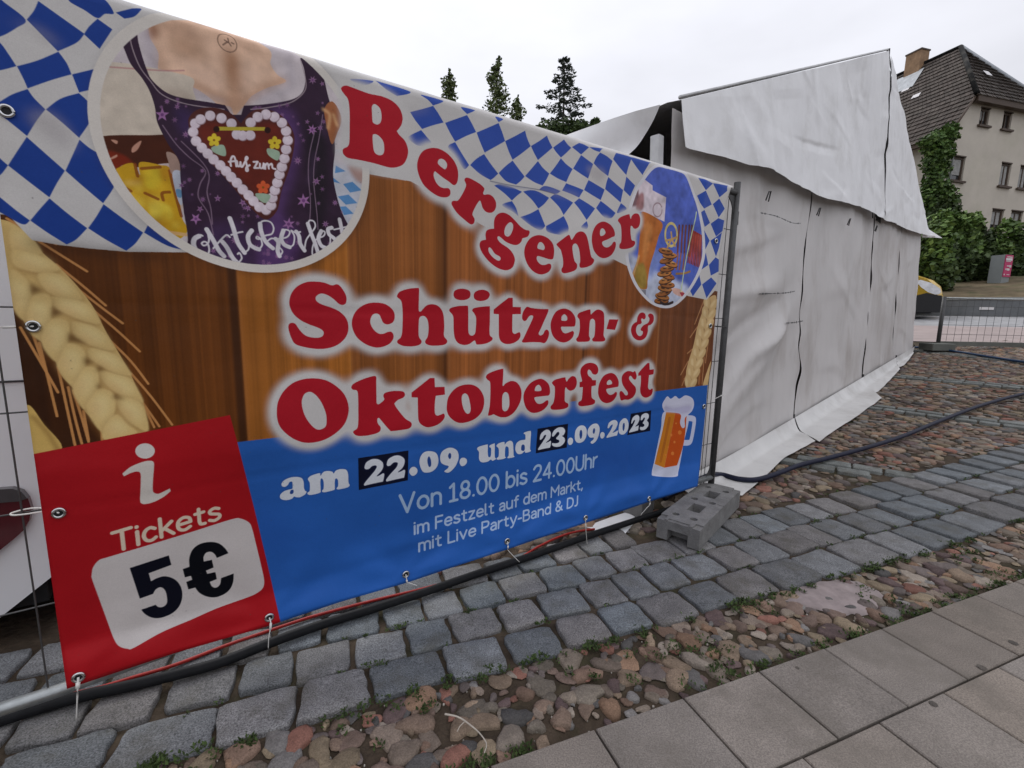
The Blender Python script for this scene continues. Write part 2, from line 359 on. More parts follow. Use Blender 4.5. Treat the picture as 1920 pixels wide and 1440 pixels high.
# pavement slabs in running bond
sl = MB()
for row in range(11):
    b0 = SLABB + row * .2955; off = 1.071 + (.183 if row % 2 else 0)
    for i in range(-9, 26):
        a0 = off + i * .3455; c = ab(a0 + .1727, b0 + .1477); z = zt(c[0], c[1])
        if not in_view(c, 1100): continue
        k = rnd.uniform(.84, 1.14); w = rnd.uniform(-.006, .006); tone = ((.226 + w) * k, .197 * k, (.170 - w) * k); zz = z + .022 + rnd.uniform(-.0015, .0015)
        e1, e2, e3 = .0036, .0030, .006
        def rect(m_, z_): return [tuple(ab(a0 + m_, b0 + m_, z_)), tuple(ab(a0 + .3455 - m_, b0 + m_, z_)), tuple(ab(a0 + .3455 - m_, b0 + .2955 - m_, z_)), tuple(ab(a0 + m_, b0 + .2955 - m_, z_))]
        vs = rect(e1, zz - .05) + rect(e1, zz - .004) + rect(e1 + .0035, zz)
        sl.add(vs, [(0, 1, 5, 4), (1, 2, 6, 5), (2, 3, 7, 6), (3, 0, 4, 7), (4, 5, 9, 8), (5, 6, 10, 9), (6, 7, 11, 10), (7, 4, 8, 11), (8, 9, 10, 11)], tone)
tag(sl.build('pavement', M['slab']), 'grey brown concrete slabs of the pavement', 'pavement', kind='structure')

gm = MB()
for _ in range(70):
    a, b_g = rnd.uniform(.3, 4.5), rnd.uniform(SLABB + .02, .9); c = ab(a, b_g); r = rnd.uniform(.004, .016)
    if not in_view(c): continue
    q = [(r * (1 + .3 * nz(c[0] * 50, t)) * math.cos(t * .785), r * (1 + .3 * nz(c[1] * 50, t)) * math.sin(t * .785)) for t in range(8)]; z = zt(c[0], c[1]) + .0245
    k = rnd.choice((.5, .55, 1.9, .6)); gm.add([(c[0] + x, c[1] + y, z) for x, y in q], [tuple(range(8))], (.16 * k, .14 * k, .12 * k))
tag(gm.build('stains', M['slab']), 'small dark and pale spots on the pavement slabs', 'stains', kind='stuff')
# pinkish mortar patch among the cobbles
mp_ = MB(); c0 = at(1560, 1118); ring = []
for px in ((1470, 1120), (1500, 1100), (1560, 1086), (1610, 1090), (1650, 1110), (1655, 1130), (1630, 1150), (1580, 1150), (1520, 1138), (1480, 1132)): ring.append(at(*px))
rr = crv([p[:2] for p in ring], True, 5); cc_ = rr.mean(0); n = len(rr)
vs = []
for k, z in ((1.0, -.008), (.9, .004), (.5, .006)): vs += [(*(cc_ + (p - cc_) * k * (1 + .16 * nz(p[0] * 23, p[1] * 23))), zt(*p) + z) for p in rr]
vs.append((*cc_, zt(*cc_) + .006))
mp_.add(vs, [(r * n + i, r * n + (i + 1) % n, (r + 1) * n + (i + 1) % n, (r + 1) * n + i) for r in range(2) for i in range(n)] + [(2 * n + i, 2 * n + (i + 1) % n, 3 * n) for i in range(n)])
tag(mp_.build('mortar_patch', M['mortar'], smooth=True), 'pale pinkish mortar patch smeared over the cobbles', 'mortar patch', kind='structure')

# weeds and moss in the joints
ms = MB()
def tuft(x, y, z, r, n):
    for _ in range(n):
        t, q = rnd.uniform(0, 6.283), r * math.sqrt(rnd.random()); lx, ly = x + q * math.cos(t), y + q * math.sin(t); s = rnd.uniform(.004, .011); a = rnd.uniform(0, 6.283); ti = rnd.uniform(.2, 1.1)
        d = np.array([math.cos(a) * math.cos(ti), math.sin(a) * math.cos(ti), math.sin(ti)]); w = np.array([-math.sin(a), math.cos(a), 0]) * s * .45; o = np.array([lx, ly, z + rnd.uniform(0, .008)])
        k = rnd.uniform(.6, 1.5); ms.add([o - w * .4, o + d * s * .6 - w, o + d * s * 1.6, o + d * s * .6 + w], [(0, 1, 2, 3)], (.042 * k, .066 * k, .018 * k))
for _ in range(230):
    a = rnd.uniform(-.5, 5.5); b = SLABB - abs(rnd.gauss(0, .018)) - .006; p = ab(a, b)
    if fbm(a * 2.1, 3.3) > -.05: tuft(p[0], p[1], zt(p[0], p[1]) + .004, rnd.uniform(.012, .03), rnd.randint(14, 30))
for _ in range(420):
    a, b = rnd.uniform(-.6, 5.5), rnd.uniform(STRIP0, SLABB); p = ab(a, b)
    if fbm(a * 3, b * 3, 4) > .12: tuft(p[0], p[1], zt(p[0], p[1]) + .002, rnd.uniform(.015, .035), rnd.randint(10, 26))
for _ in range(260):
    a = rnd.uniform(-.6, 5.5); b = STRIP0 + rnd.uniform(-.02, .03); p = ab(a, b)
    if fbm(a * 3, 9.1) > -.1: tuft(p[0], p[1], zt(p[0], p[1]) + .004, rnd.uniform(.01, .028), rnd.randint(10, 24))
for _ in range(260):
    a = rnd.uniform(-.9, 6.0); b = row_edge(a, rnd.choice((1, 2, 3))) + rnd.gauss(0, .006); p = ab(a, b)
    if fbm(a * 2.5, b * 5, 7) > .0: tuft(p[0], p[1], zt(p[0], p[1]) + .002, rnd.uniform(.008, .02), rnd.randint(6, 14))
tag(ms.build('weeds', M['moss']), 'small green weeds and moss growing in the paving joints', 'weeds', kind='stuff')
pb = MB()
for _ in range(260):
    a, b = rnd.uniform(-.6, 4.5), rnd.uniform(STRIP0, SLABB); p = ab(a, b); r = rnd.uniform(.002, .0045); z = zt(p[0], p[1]) - .008
    stone(pb, p, [(r * math.cos(t * 1.047 + .3) * rnd.uniform(.8, 1.2), r * math.sin(t * 1.047 + .3) * rnd.uniform(.8, 1.2)) for t in range(6)], min(r * .9, .0039), tuple(np.array((.40, .37, .32)) * rnd.uniform(.5, 1.2)), z)
tag(pb.build('grit', M['cobble'], smooth=True), 'tiny pale grit scattered between the cobbles', 'grit', kind='stuff')

# ================================================================ BANNER AND FENCE
# ---------------------------------------------------------------- banner print (painted procedurally, pixel by pixel, with numpy)
PR = 640.0                                   # print resolution, dots per metre
PS0, PS1, PH0, PH1 = -3.46, 0.06, 0.10, 2.26  # extent of the print sheet on the fence plane (along, height)
PW, PHH = int((PS1 - PS0) * PR), int((PH1 - PH0) * PR)
canvas = np.zeros((PHH, PW, 3), np.float32)

def lin(c):
    c = np.asarray(c, np.float64) / 255.0
    return np.where(c <= 0.04045, c / 12.92, ((c + 0.055) / 1.055) ** 2.4)

def ink(c, k=0.76):                          # photographed tone of the lit cloth -> ink albedo
    return np.clip(lin(c) / k, 0.0, 0.86).astype(np.float32)

def parse(t):
    out = []
    for w in t.split():
        rep = w.endswith('*')
        x, y = w.rstrip('*').split(',')
        out.append((float(x), float(y)))
        if rep: out.append((float(x), float(y)))
    return np.array(out)

def crom(p, closed=True, n=7):
    p = np.asarray(p, float)
    N = len(p); out = []
    for i in range(N if closed else N - 1):
        p1, p2 = p[i], p[(i + 1) % N]
        if np.allclose(p1, p2): continue
        if closed: p0, p3 = p[i - 1], p[(i + 2) % N]
        else: p0, p3 = p[max(i - 1, 0)], p[min(i + 2, N - 1)]
        for k in range(n):
            t = k / n
            out.append(0.5 * (2 * p1 + (p2 - p0) * t + (2 * p0 - 5 * p1 + 4 * p2 - p3) * t * t + (3 * p1 - p0 - 3 * p2 + p3) * t ** 3))
    if not closed: out.append(p[-1])
    return np.array(out)

def sheet(q):                                # view ray of a measured point -> fence plane -> print dots
    q = np.atleast_2d(q)
    out = np.empty_like(q)
    for i, (x, y) in enumerate(q):
        w = on_fence(x, y)
        out[i] = ((w[0] - PS0) * PR, (PH1 - w[1]) * PR)
    return out

VIEW = dict(A=(600, 140, 6.857), B=(780, 260, 8), C=(880, 380, 5.647), D=(500, 500, 5.333), E=(840, 520, 4.8),
            F=(500, 660, 5.333), G=(840, 660, 4.8), H=(500, 760, 4.8), L=(0, 0, 3), M=(660, 150, 5.333), N=(900, 210, 5.333),
            T=(160, 780, 5.0526), U=(160, 950, 5.0526), W=(0, 400, 3.131), X=(300, 200, 6.4), R=(1150, 280, 4.5), Q=(1180, 560, 4),
            P=(0, 0, 1), O=(300, 380, 4.8), V=(730, 840, 4.8), S=(420, 240, 6.857), Z=(420, 40, 6.857), Y=(160, 220, 6.857))

def loc(v, p):
    x, y, s = VIEW[v]
    return np.asarray(p, float) / s + (x, y)

def shape(v, t, smooth=True):
    p = parse(t) if isinstance(t, str) else np.asarray(t, float)
    return sheet(loc(v, crom(p) if smooth else p))

def mask_poly(polys, ss=3):
    allp = np.vstack(polys)
    x0, y0 = np.floor(allp.min(0)).astype(int) - 1; x1, y1 = np.ceil(allp.max(0)).astype(int) + 2
    x0, y0 = max(x0, 0), max(y0, 0); x1, y1 = min(x1, PW), min(y1, PHH)
    if x1 <= x0 or y1 <= y0: return None
    w = x1 - x0; m = np.zeros((y1 - y0, w + 2), np.float32)
    ea = np.vstack([p for p in polys]); eb = np.vstack([np.roll(p, -1, 0) for p in polys])
    for r in range((y1 - y0) * ss):
        yy = y0 + (r + 0.5) / ss
        k = (ea[:, 1] <= yy) != (eb[:, 1] <= yy)
        if not k.any(): continue
        a, b = ea[k], eb[k]
        xs = np.sort(a[:, 0] + (yy - a[:, 1]) * (b[:, 0] - a[:, 0]) / (b[:, 1] - a[:, 1])) - x0
        xs = np.clip(xs, 0, w); row = m[r // ss]
        for i in range(0, len(xs) - 1, 2):
            l, h = xs[i], xs[i + 1]; li, hi = int(l), int(h)
            if li == hi: row[li] += (h - l) / ss
            else:
                row[li] += (li + 1 - l) / ss; row[hi] += (h - hi) / ss; row[li + 1:hi] += 1.0 / ss
    return x0, y0, np.clip(m[:, :w], 0, 1)

def boxblur(m, r):
    for ax in (0, 1):
        for _ in range(2):
            n = m.shape[ax]; c = np.cumsum(m, axis=ax, dtype=np.float64)
            c = np.concatenate([np.zeros_like(np.take(c, [0], ax)), c], ax)
            hi = np.minimum(np.arange(n) + r + 1, n); lo = np.maximum(np.arange(n) - r, 0)
            m = ((np.take(c, hi, ax) - np.take(c, lo, ax)) / (2 * r + 1)).astype(np.float32)
    return m

CLIP = None
def blend(x0, y0, m, col, alpha=1.0):
    h, w = m.shape
    a = m * alpha
    if CLIP is not None: a = a * CLIP[y0:y0 + h, x0:x0 + w]
    d = canvas[y0:y0 + h, x0:x0 + w]
    d += (np.asarray(col, np.float32) - d) * a[..., None]

def full(m):
    x0, y0, k = m; f = np.zeros((PHH, PW), np.float32); f[y0:y0 + k.shape[0], x0:x0 + k.shape[1]] = k; return f

def soft(m, r):
    x0, y0, k = m; p = r * 2 + 1
    X0, Y0 = max(x0 - p, 0), max(y0 - p, 0); X1, Y1 = min(x0 + k.shape[1] + p, PW), min(y0 + k.shape[0] + p, PHH)
    f = np.zeros((Y1 - Y0, X1 - X0), np.float32); f[y0 - Y0:y0 - Y0 + k.shape[0], x0 - X0:x0 - X0 + k.shape[1]] = k
    return X0, Y0, boxblur(f, r)

def fill(v, t, col, alpha=1.0, blur=0, smooth=True, holes=()):
    m = mask_poly([shape(v, t, smooth)] + [shape(v, h, smooth) for h in holes])
    if m is None: return
    if blur: m = soft(m, blur)
    blend(*m, ink(col), alpha)

def line_mask(pts, width):
    r = width / 2 + 1.5
    x0, y0 = np.floor(pts.min(0) - r).astype(int); x1, y1 = np.ceil(pts.max(0) + r).astype(int) + 1
    x0, y0 = max(x0, 0), max(y0, 0); x1, y1 = min(x1, PW), min(y1, PHH)
    if x1 <= x0 or y1 <= y0: return None
    m = np.zeros((y1 - y0, x1 - x0), np.float32)
    for a, b in zip(pts[:-1], pts[1:]):
        u0, v0 = np.floor(np.minimum(a, b) - r).astype(int); u1, v1 = np.ceil(np.maximum(a, b) + r).astype(int) + 1
        u0, v0 = max(u0, x0), max(v0, y0); u1, v1 = min(u1, x1), min(v1, y1)
        if u1 <= u0 or v1 <= v0: continue
        X, Y = np.meshgrid(np.arange(u0, u1) + 0.5, np.arange(v0, v1) + 0.5)
        d = b - a; L = max(d @ d, 1e-9)
        t = np.clip(((X - a[0]) * d[0] + (Y - a[1]) * d[1]) / L, 0, 1)
        dist = np.hypot(X - a[0] - t * d[0], Y - a[1] - t * d[1])
        s = m[v0 - y0:v1 - y0, u0 - x0:u1 - x0]
        np.maximum(s, np.clip(width / 2 - dist + 0.5, 0, 1), out=s)
    return x0, y0, m

def stroke(v, t, col, mm, alpha=1.0, blur=0, smooth=True):
    p = parse(t) if isinstance(t, str) else np.asarray(t, float)
    p = sheet(loc(v, crom(p, False, 5) if smooth and len(p) > 2 else p))
    m = line_mask(p, mm * PR / 1000.0)
    if m is None: return
    if blur: m = soft(m, blur)
    blend(*m, ink(col), alpha)

def ell(cx, cy, rx, ry, n=14, a=0.0):
    t = np.linspace(0, 2 * np.pi, n, endpoint=False)
    x, y = rx * np.cos(t), ry * np.sin(t)
    return np.c_[cx + x * math.cos(a) - y * math.sin(a), cy + x * math.sin(a) + y * math.cos(a)]

WHITE, RED, BLUE, NAVY = (186, 183, 180), (158, 20, 34), (36, 86, 160), (10, 14, 34)
LOZ = (46, 74, 154)
prng = np.random.RandomState(5); prng2 = random.Random(3)
# wooden boards
sx = (np.arange(PW) / PR + PS0)
edges = [-3.6] + [on_fence(x, 600)[0] for x in (448, 655, 838, 1096, 1236)] + [0.2]
base = np.zeros((PW, 3)); tones = [(116, 64, 22), (162, 98, 38), (132, 78, 36), (140, 82, 40), (130, 74, 36), (112, 64, 34)]
for a, b, c in zip(edges[:-1], edges[1:], tones):
    k = (sx >= a) & (sx < b); base[k] = ink(c)
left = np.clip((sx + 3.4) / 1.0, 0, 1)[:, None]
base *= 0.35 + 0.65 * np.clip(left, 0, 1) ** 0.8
n1 = np.convolve(prng.normal(0, 1, PW + 60), np.hanning(30), 'same')[30:-30]; n1 /= n1.std()
n2 = np.convolve(prng.normal(0, 1, PW + 60), np.hanning(7), 'same')[30:-30]; n2 /= n2.std()
base *= np.exp(0.13 * n1 + 0.07 * n2)[:, None]
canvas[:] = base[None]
canvas *= (1 + 0.10 * np.cumsum(prng.normal(0, 1, (PHH, 1)), 0)[..., None] / 40)
for x, w_, c in ((440, 26, (52, 28, 12)), (452, 5, (150, 92, 44)), (655, 5, (168, 108, 50)), (834, 16, (74, 40, 18)), (842, 4, (150, 96, 54)), (1096, 16, (70, 38, 18)), (1236, 4, (170, 120, 76))):
    s = on_fence(x, 600)[0]; px = np.array([[(s - PS0) * PR, 0], [(s - PS0) * PR, PHH]])
    m = line_mask(px, w_ * PR / 1000); blend(*soft(m, 2), ink(c), 0.85)
# wheat on the left
body = "30,40 130,95 200,160 250,230 330,300 430,400 520,510 570,590 620,690 680,790 760,930 800,1020 840,1110 860,1200 865,1265 800,1400 640,1400 610,1320 560,1230 490,1150 430,1030 360,950 320,860 230,740 180,700 100,560 -40,300 -60,60"
fill('W', "-80,600 100,560 230,740 320,860 430,1030 560,1230 620,1400 -80,1450", (44, 22, 8), .8, 10)
awn = ["230,165 510,340", "330,300 480,420 620,540", "440,430 580,540 720,645", "550,570 690,690 820,810", "650,750 770,870 870,1000", "770,940 890,1080 1010,1240",
       "830,1100 935,1250", "840,1120 905,1255", "120,670 260,910 340,1050", "230,760 270,920 335,1190", "340,900 390,1130 440,1360", "400,1020 440,1200 480,1350", "430,1040 480,1200 520,1340", "490,1160 520,1330", "595,1280 600,1330", "190,700 260,900", "40,30 180,110 330,180"]
for a in awn: stroke('W', a, (178, 124, 72), 6, .95)
fill('W', body, (198, 168, 106))
KER = ["60,70 130,95 200,160 245,232 180,245 70,215", "70,215 180,230 260,260 335,305 345,335 250,350 90,310", "225,352 330,352 400,388 445,438 482,505 400,505 300,475 240,415", "300,488 380,498 470,512 542,560 588,645 500,635 400,595 310,545", "420,640 500,648 580,678 642,740 668,803 560,785 440,725", "530,790 620,808 690,838 752,910 767,953 660,933 560,875 510,835", "590,920 680,943 760,968 812,1040 838,1112 740,1088 640,1022 590,962", "680,1070 760,1083 832,1120 866,1220 862,1280 760,1225 690,1135",
       "60,330 170,405 182,520 160,625 105,600 60,500", "185,490 290,480 302,600 262,722 240,748 180,702 158,622", "300,620 400,640 398,760 340,872 258,792 248,702", "400,760 490,800 502,900 440,1022 338,902 358,830", "500,900 572,920 572,1040 500,1152 428,1042 458,960", "580,1030 667,1060 672,1170 600,1282 508,1152 528,1090", "680,1180 750,1240 800,1290 620,1330 608,1262"]
for q in KER:
    P_ = parse(q); c_ = P_.mean(0)
    fill('W', [tuple(v) for v in P_ + (6, 14)], (112, 72, 34), .75, 7); fill('W', [tuple(v) for v in P_], (194, 166, 108), 1, 1)
    fill('W', [tuple(v) for v in c_ + (P_ - c_) * .62 + (-4, -8)], (216, 194, 138), .75, 7); fill('W', [tuple(v) for v in c_ + (P_ - c_) * .45 + (-30, 10)], (186, 140, 92), .35, 7)
for t in ("175,405 260,455 180,475", "303,540 370,590 300,610", "400,695 520,770 395,750", "495,835 550,880 490,890", "570,885 620,920 570,930", "570,990 600,1020 565,1030", "668,1055 740,1090 665,1090"):
    fill('W', t, (84, 52, 20), .8, 3, False)
fill('W', "150,1130 260,1240 360,1390 100,1450", (190, 158, 88)); stroke('W', "190,1190 280,1290 340,1390", (120, 84, 40), 8, .8, 3)
# wheat on the right
for a in ("560,10 490,190", "510,210 455,290", "470,380 435,410", "440,470 385,570", "430,560 395,650", "590,330 570,480", "560,440 545,640", "530,460 520,640", "500,520 490,640", "410,600 430,650", "600,230 580,400"): stroke('Q', a, (164, 116, 76), 9, .9)
fill('Q', "590,0 650,-20 640,100 620,200 580,330 545,450 490,600 470,655 440,655 425,560 440,480 480,350 510,210 550,90", (186, 154, 106))
for k_ in range(9):
    t_ = k_ / 8; x_, y_ = 606 - 150 * t_ ** 1.15, 30 + 590 * t_
    for sd_ in (-1, 1):
        q_ = ell(x_ + sd_ * 26 * (1 - .35 * t_), y_ + (18 if sd_ > 0 else 0), 24, 52, 12, .28 + sd_ * .30)
        fill('Q', q_ + (4, 8), (118, 84, 48), .7, 3); fill('Q', q_, (188, 158, 110), 1, 1); fill('Q', ell(x_ + sd_ * 24 - 4, y_ + 8, 10, 32, 10, .28 + sd_ * .3), (212, 188, 142), .6, 3)
fill('Q', "610,470 550,650 590,650 600,560", (190, 158, 108))
# blue and white lozenge cloth
fill('P', "-80,-60 -80,400 15,402 60,450 110,459 170,466 240,472 350,473 420,440 420,-60", WHITE, smooth=False)
fill('P', "560,60 560,300 640,316 700,328 770,340 830,372 900,420 980,462 1080,486 1150,486 1290,555 1325,562 1340,545 1400,560 1400,300 1000,120", WHITE, smooth=False)
stroke('P', "60,456 170,470 300,480", (40, 20, 8), 30, .5, 9)
for t in ("-70,-60 20,10 143,110 95,155 0,205 -80,200", "215,5* 475,190* 430,240 325,288* 150,110* 190,60", "385,-5 560,-20 640,72 590,78 548,102 480,60", "548,105* 632,165* 560,275* 472,192* 500,150", "-90,160 0,240 45,300 92,372* 0,395 -90,400",
          "95,372* 210,340 328,290* 375,355 402,418* 290,450 155,497* 130,440", "405,418* 540,385* 505,505* 445,520* 425,470", "155,500* 190,550 255,615* 205,680 152,765* 60,690 -40,610 -30,580 0,570 70,530", "258,615* 340,555 443,523* 500,580 520,655 445,775* 350,690",
          "150,770* 365,960* 320,1030 278,1110* 160,1020 45,930* 90,860", "447,785* 500,830 600,900 650,1020 580,1143* 470,1050 368,960* 400,890", "-90,800 0,890 45,930* 0,985 -60,1010", "278,1115* 380,1200 490,1283* 430,1345 375,1375* 270,1310 170,1240* 220,1180",
          "582,1148* 700,1235 805,1308* 760,1370 710,1410* 600,1350 495,1283* 540,1220", "830,1268* 930,1320 1080,1412* 950,1385 810,1308*", "-60,1070 100,1190 168,1240* 130,1262 40,1215 -60,1150", "650,70* 790,40 760,90 700,105*"):
    fill('L', t, (24, 56, 130))
for t in ("250,290* 350,240 450,185* 470,260 505,342* 420,410 325,478* 285,390", "508,340* 590,290 668,235* 695,300 725,355* 650,420 578,480* 540,410", "730,355* 780,318 840,275* 872,320 912,358* 860,410 808,455* 760,400",
          "918,350* 990,308* 1040,325 1090,352* 1010,425*", "1090,350* 1225,360* 1195,400* 1140,380", "185,610* 250,545 325,485* 380,560 445,645* 405,690 360,725* 260,690", "450,640* 510,570 578,490* 630,560 692,615* 660,680 625,735* 540,700",
          "697,615* 755,540 808,462* 860,520 925,570* 890,635 862,700* 780,665", "930,565* 975,490 1010,430* 1070,475 1130,520* 1105,590 1080,665* 1010,620", "1135,512* 1165,450 1200,405* 1265,440 1325,490* 1300,560 1280,640* 1200,580",
          "1330,470* 1360,405* 1500,445 1505,490* 1480,560 1462,630* 1400,560", "1515,480* 1510,445 1700,500* 1640,600 1625,630* 1570,560", "140,735* 200,722 300,745 420,797* 365,840 318,885* 240,810", "430,795* 500,780 580,795 690,858* 640,920 583,965* 520,880",
          "590,775* 640,740 720,755 805,790* 760,818 680,800", "700,855* 755,822 840,855 930,905* 880,970 835,1030* 790,950", "820,785* 860,712* 950,745 1035,780* 1010,820 990,855* 900,815", "1040,780* 1065,720 1085,680* 1170,730 1245,775* 1225,830 1205,880* 1120,830",
          "1250,770* 1265,700 1282,650* 1360,720 1430,780* 1418,840 1405,905* 1320,830", "1435,780* 1450,710 1462,645* 1550,735* 1500,845*", "940,905* 990,862* 1070,910 1150,965* 1110,1020 1065,1080* 1000,980", "1160,960* 1205,888* 1280,945 1355,1010* 1310,1060 1240,1050",
          "400,1050* 500,1015 583,970* 620,1060 652,1140* 600,1180 500,1130", "660,1140* 750,1090 835,1040* 870,1110 885,1170 850,1230 680,1200", "1010,1150 1065,1090* 1080,1140 1060,1170", "220,930 318,890* 360,960 385,1045* 330,1000", "1370,1010 1408,910* 1465,970"):
    fill('N', t, LOZ)
for t in ("580,320* 700,290 810,258* 860,330 915,425* 800,455 700,490* 630,400", "930,428* 1050,385 1150,350* 1195,430 1240,520* 1140,560 1030,615* 975,520", "1245,525* 1350,480 1465,430* 1500,520 1530,610* 1425,670 1325,725* 1280,620", "1180,850* 1240,790 1320,740* 1380,830 1460,935* 1420,975 1385,1000* 1280,940",
          "690,145 910,205 810,255* 760,200", "1090,270 1225,300 1150,340*", "1430,360 1510,390 1465,420*", "230,0* 580,115 450,160* 350,100", "560,570 690,500* 740,560 790,635 680,660 600,620", "960,670 1030,620* 1100,740 1170,850* 1120,890 1050,790", "-20,-10 210,10 110,50"):
    fill('M', t, LOZ)
for t in ("715,240* 760,245 840,287* 780,345*", "840,285* 960,300 960,350 895,405*", "705,390* 780,348* 830,465* 765,500* 730,450", "838,462* 893,415* 940,500* 888,575*", "740,530* 768,510* 815,620* 770,655* 755,600", "820,628* 885,580* 935,600 920,690 865,735*", "765,680* 812,770* 775,845*", "818,770* 865,740* 915,700 890,830 865,905*",
          "780,870* 800,975* 735,1020*", "805,975* 862,910* 890,930 888,1030 822,1065*", "720,1040* 742,1140* 670,1240* 645,1190*", "748,1140* 825,1080* 870,1130 785,1255*"):
    fill('R', t, LOZ, smooth=False)
stroke('N', "100,690 200,712 350,740 580,775 750,820", (70, 74, 100), 3.5, .9)
fill('N', "100,690 350,740 580,775 420,770 250,745", (150, 150, 160), .7, 2)
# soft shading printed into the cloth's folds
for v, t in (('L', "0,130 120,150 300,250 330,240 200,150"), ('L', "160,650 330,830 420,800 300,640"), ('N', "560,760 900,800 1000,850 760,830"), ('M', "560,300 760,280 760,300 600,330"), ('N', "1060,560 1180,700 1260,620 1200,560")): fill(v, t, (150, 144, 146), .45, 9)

# round picture on the left: dirndl, gingerbread heart and beer mug
ring = sheet(np.array([(168, 170), (172, 240), (210, 350), (300, 447), (400, 495), (500, 508), (590, 490), (660, 430), (695, 350)], float))
A_ = np.c_[2 * ring, np.ones(len(ring))]; sol = np.linalg.lstsq(A_, (ring ** 2).sum(1), rcond=None)[0]
cx0, cy0 = sol[0], sol[1]; rad = math.sqrt(sol[2] + cx0 ** 2 + cy0 ** 2)
circ = ell(cx0, cy0, rad, rad, 160); inner = ell(cx0, cy0, rad - 0.026 * PR, rad - 0.026 * PR, 160)
m = mask_poly([circ]); sh = soft(mask_poly([circ + (3, 5)]), 8); blend(*sh, ink((50, 30, 20)), .45); blend(*m, ink((196, 190, 182)))
CLIP = full(mask_poly([inner]))
blend(*mask_poly([inner]), ink((188, 178, 180)))
fill('P', "277,30 278,45 281,70 297,100 297,132 320,150 365,165 395,185 410,197 432,200 440,216 458,197 472,180 500,165 536,153 520,140 507,120 502,90 420,40 330,20", (214, 176, 150))
for t, c, a, r in (("320,60 360,75 390,110 360,120 320,100", (150, 112, 84), .6, 12), ("430,95 445,120 436,170 428,150", (150, 104, 66), .8, 8), ("340,110 400,150 420,175 380,150", (204, 172, 152), .7, 10), ("450,130 490,140 480,160 450,180", (204, 172, 150), .7, 8), ("277,33 295,50 293,72 280,70", (128, 78, 52), .8, 5)): fill('P', t, c, a, r)
stroke('P', "430,100 437,135 440,165 437,205", (138, 92, 62), 34, .75, 12); stroke('P', "300,50 330,46 360,58 372,80", (142, 100, 74), 26, .6, 12); stroke('P', "395,60 440,70 480,92", (146, 106, 80), 22, .55, 12)
stroke('P', "320,148 365,160 405,178 430,198", (150, 108, 84), 16, .7, 7); stroke('P', "452,196 480,176 512,158 534,150", (150, 108, 84), 16, .7, 7); stroke('P', "300,95 302,125 320,145", (156, 116, 92), 14, .6, 7)
stroke('P', "340,120 385,130 415,155", (206, 174, 152), 34, .55, 12); stroke('P', "462,130 490,128 510,140", (206, 174, 152), 28, .55, 12)
stroke('P', "276,60 282,100 290,132 312,156", (150, 140, 150), 12, .6, 5); stroke('P', "330,172 380,180 420,190", (150, 142, 150), 10, .6, 5); stroke('P', "540,110 548,150 530,175 490,188", (154, 146, 154), 14, .55, 6)
fill('P', "185,100 196,100 212,128 184,124", (72, 142, 150), smooth=False)
fill('P', "160,122 345,140 362,170 370,205 368,250 300,257 160,258", (192, 180, 164)); stroke('P', "186,124 300,132 345,132", (170, 120, 120), 4, .8); fill('P', "300,170 362,180 368,245 310,240", (166, 150, 136), .7, 7)
fill('P', "180,258 290,253 325,250 372,243 362,290 345,300 322,318 316,306 245,315 228,310 212,330 200,300", (66, 28, 12)); fill('P', "195,285 230,290 250,308 228,312 214,328", (116, 34, 12), .9, 2)
fill('P', "215,330 226,312 250,306 262,328 262,304 300,309 318,315 327,345 337,380 342,410 352,432 330,450 290,440 250,400", (184, 142, 26))
for t, c in (("270,320 298,318 300,350 275,352", (196, 172, 44)), ("232,340 262,338 262,346 240,348", (206, 170, 80)), ("280,380 316,384 322,410 290,412", (200, 180, 60))): fill('P', t, c, .8, 3)
for _ in range(26):
    x_, y_ = prng2.uniform(225, 335), prng2.uniform(312, 425); fill('P', ell(x_, y_, prng2.uniform(5, 14), prng2.uniform(4, 16), 9, prng2.uniform(-.6, .6)), prng2.choice(((206, 168, 40), (160, 104, 20), (218, 186, 70), (134, 78, 16), (196, 150, 28))), .45, 4)
for t in ("253,308 258,330", "265,316 300,313", "232,350 245,358", "272,362 296,373", "306,375 304,362 318,360", "318,320 325,350 333,380 340,405"): stroke('P', t, (120, 56, 14), 8, .85)
for t in ("247,278 254,270 265,264 258,280 248,286", "208,262 220,264 218,270", "204,298 218,290 219,294 206,300"): fill('P', t, (176, 130, 110))
stroke('P', "290,430 320,436 348,440", (200, 160, 110), 10, .9)
fill('P', "312,285 330,292 338,318 322,326 316,305", (150, 124, 112)); fill('P', "323,325 340,325 342,380 334,376", (176, 180, 190)); fill('P', "330,355 340,357 340,370 332,368", (96, 138, 170))
fill('P', "600,280 720,280 720,480 600,480", (180, 182, 190), smooth=False)
for t in ("1435,480 1565,555 1425,580", "1400,635 1500,715 1395,690", "1530,720 1650,690 1770,800 1620,830", "1785,800 1855,795 1840,865", "1460,880 1600,855 1715,965 1565,985", "1735,965 1830,950 1790,1025", "1490,1010 1565,1005 1665,1100 1540,1120", "1680,1110 1780,1100 1725,1160", "1600,1250 1690,1240 1640,1290"): fill('S', t, (84, 130, 176), smooth=False)
fill('S', "1590,470 1760,480 1890,540 1880,735 1720,690 1620,560", (160, 132, 124), 1, 4); fill('S', "1300,230 1480,300 1640,420 1500,480 1400,420", (190, 180, 182), .9, 8)
BOD = "222,66* 252,36 258,40 258,70 265,100 275,130 285,150 310,172 340,183 395,192 422,197* 434,215* 452,215* 457,198* 500,195 545,187 565,175 572,155 570,130 562,108* 580,108 600,125 608,150 615,180 622,205 625,240 628,280 625,310 625,335 632,370 642,400 655,425 700,500* 500,560 350,520 352,450 345,400 341,370 338,330 335,300 315,270 295,230 290,200 280,170 265,145 245,120 232,90"
fill('P', BOD, (48, 30, 48))
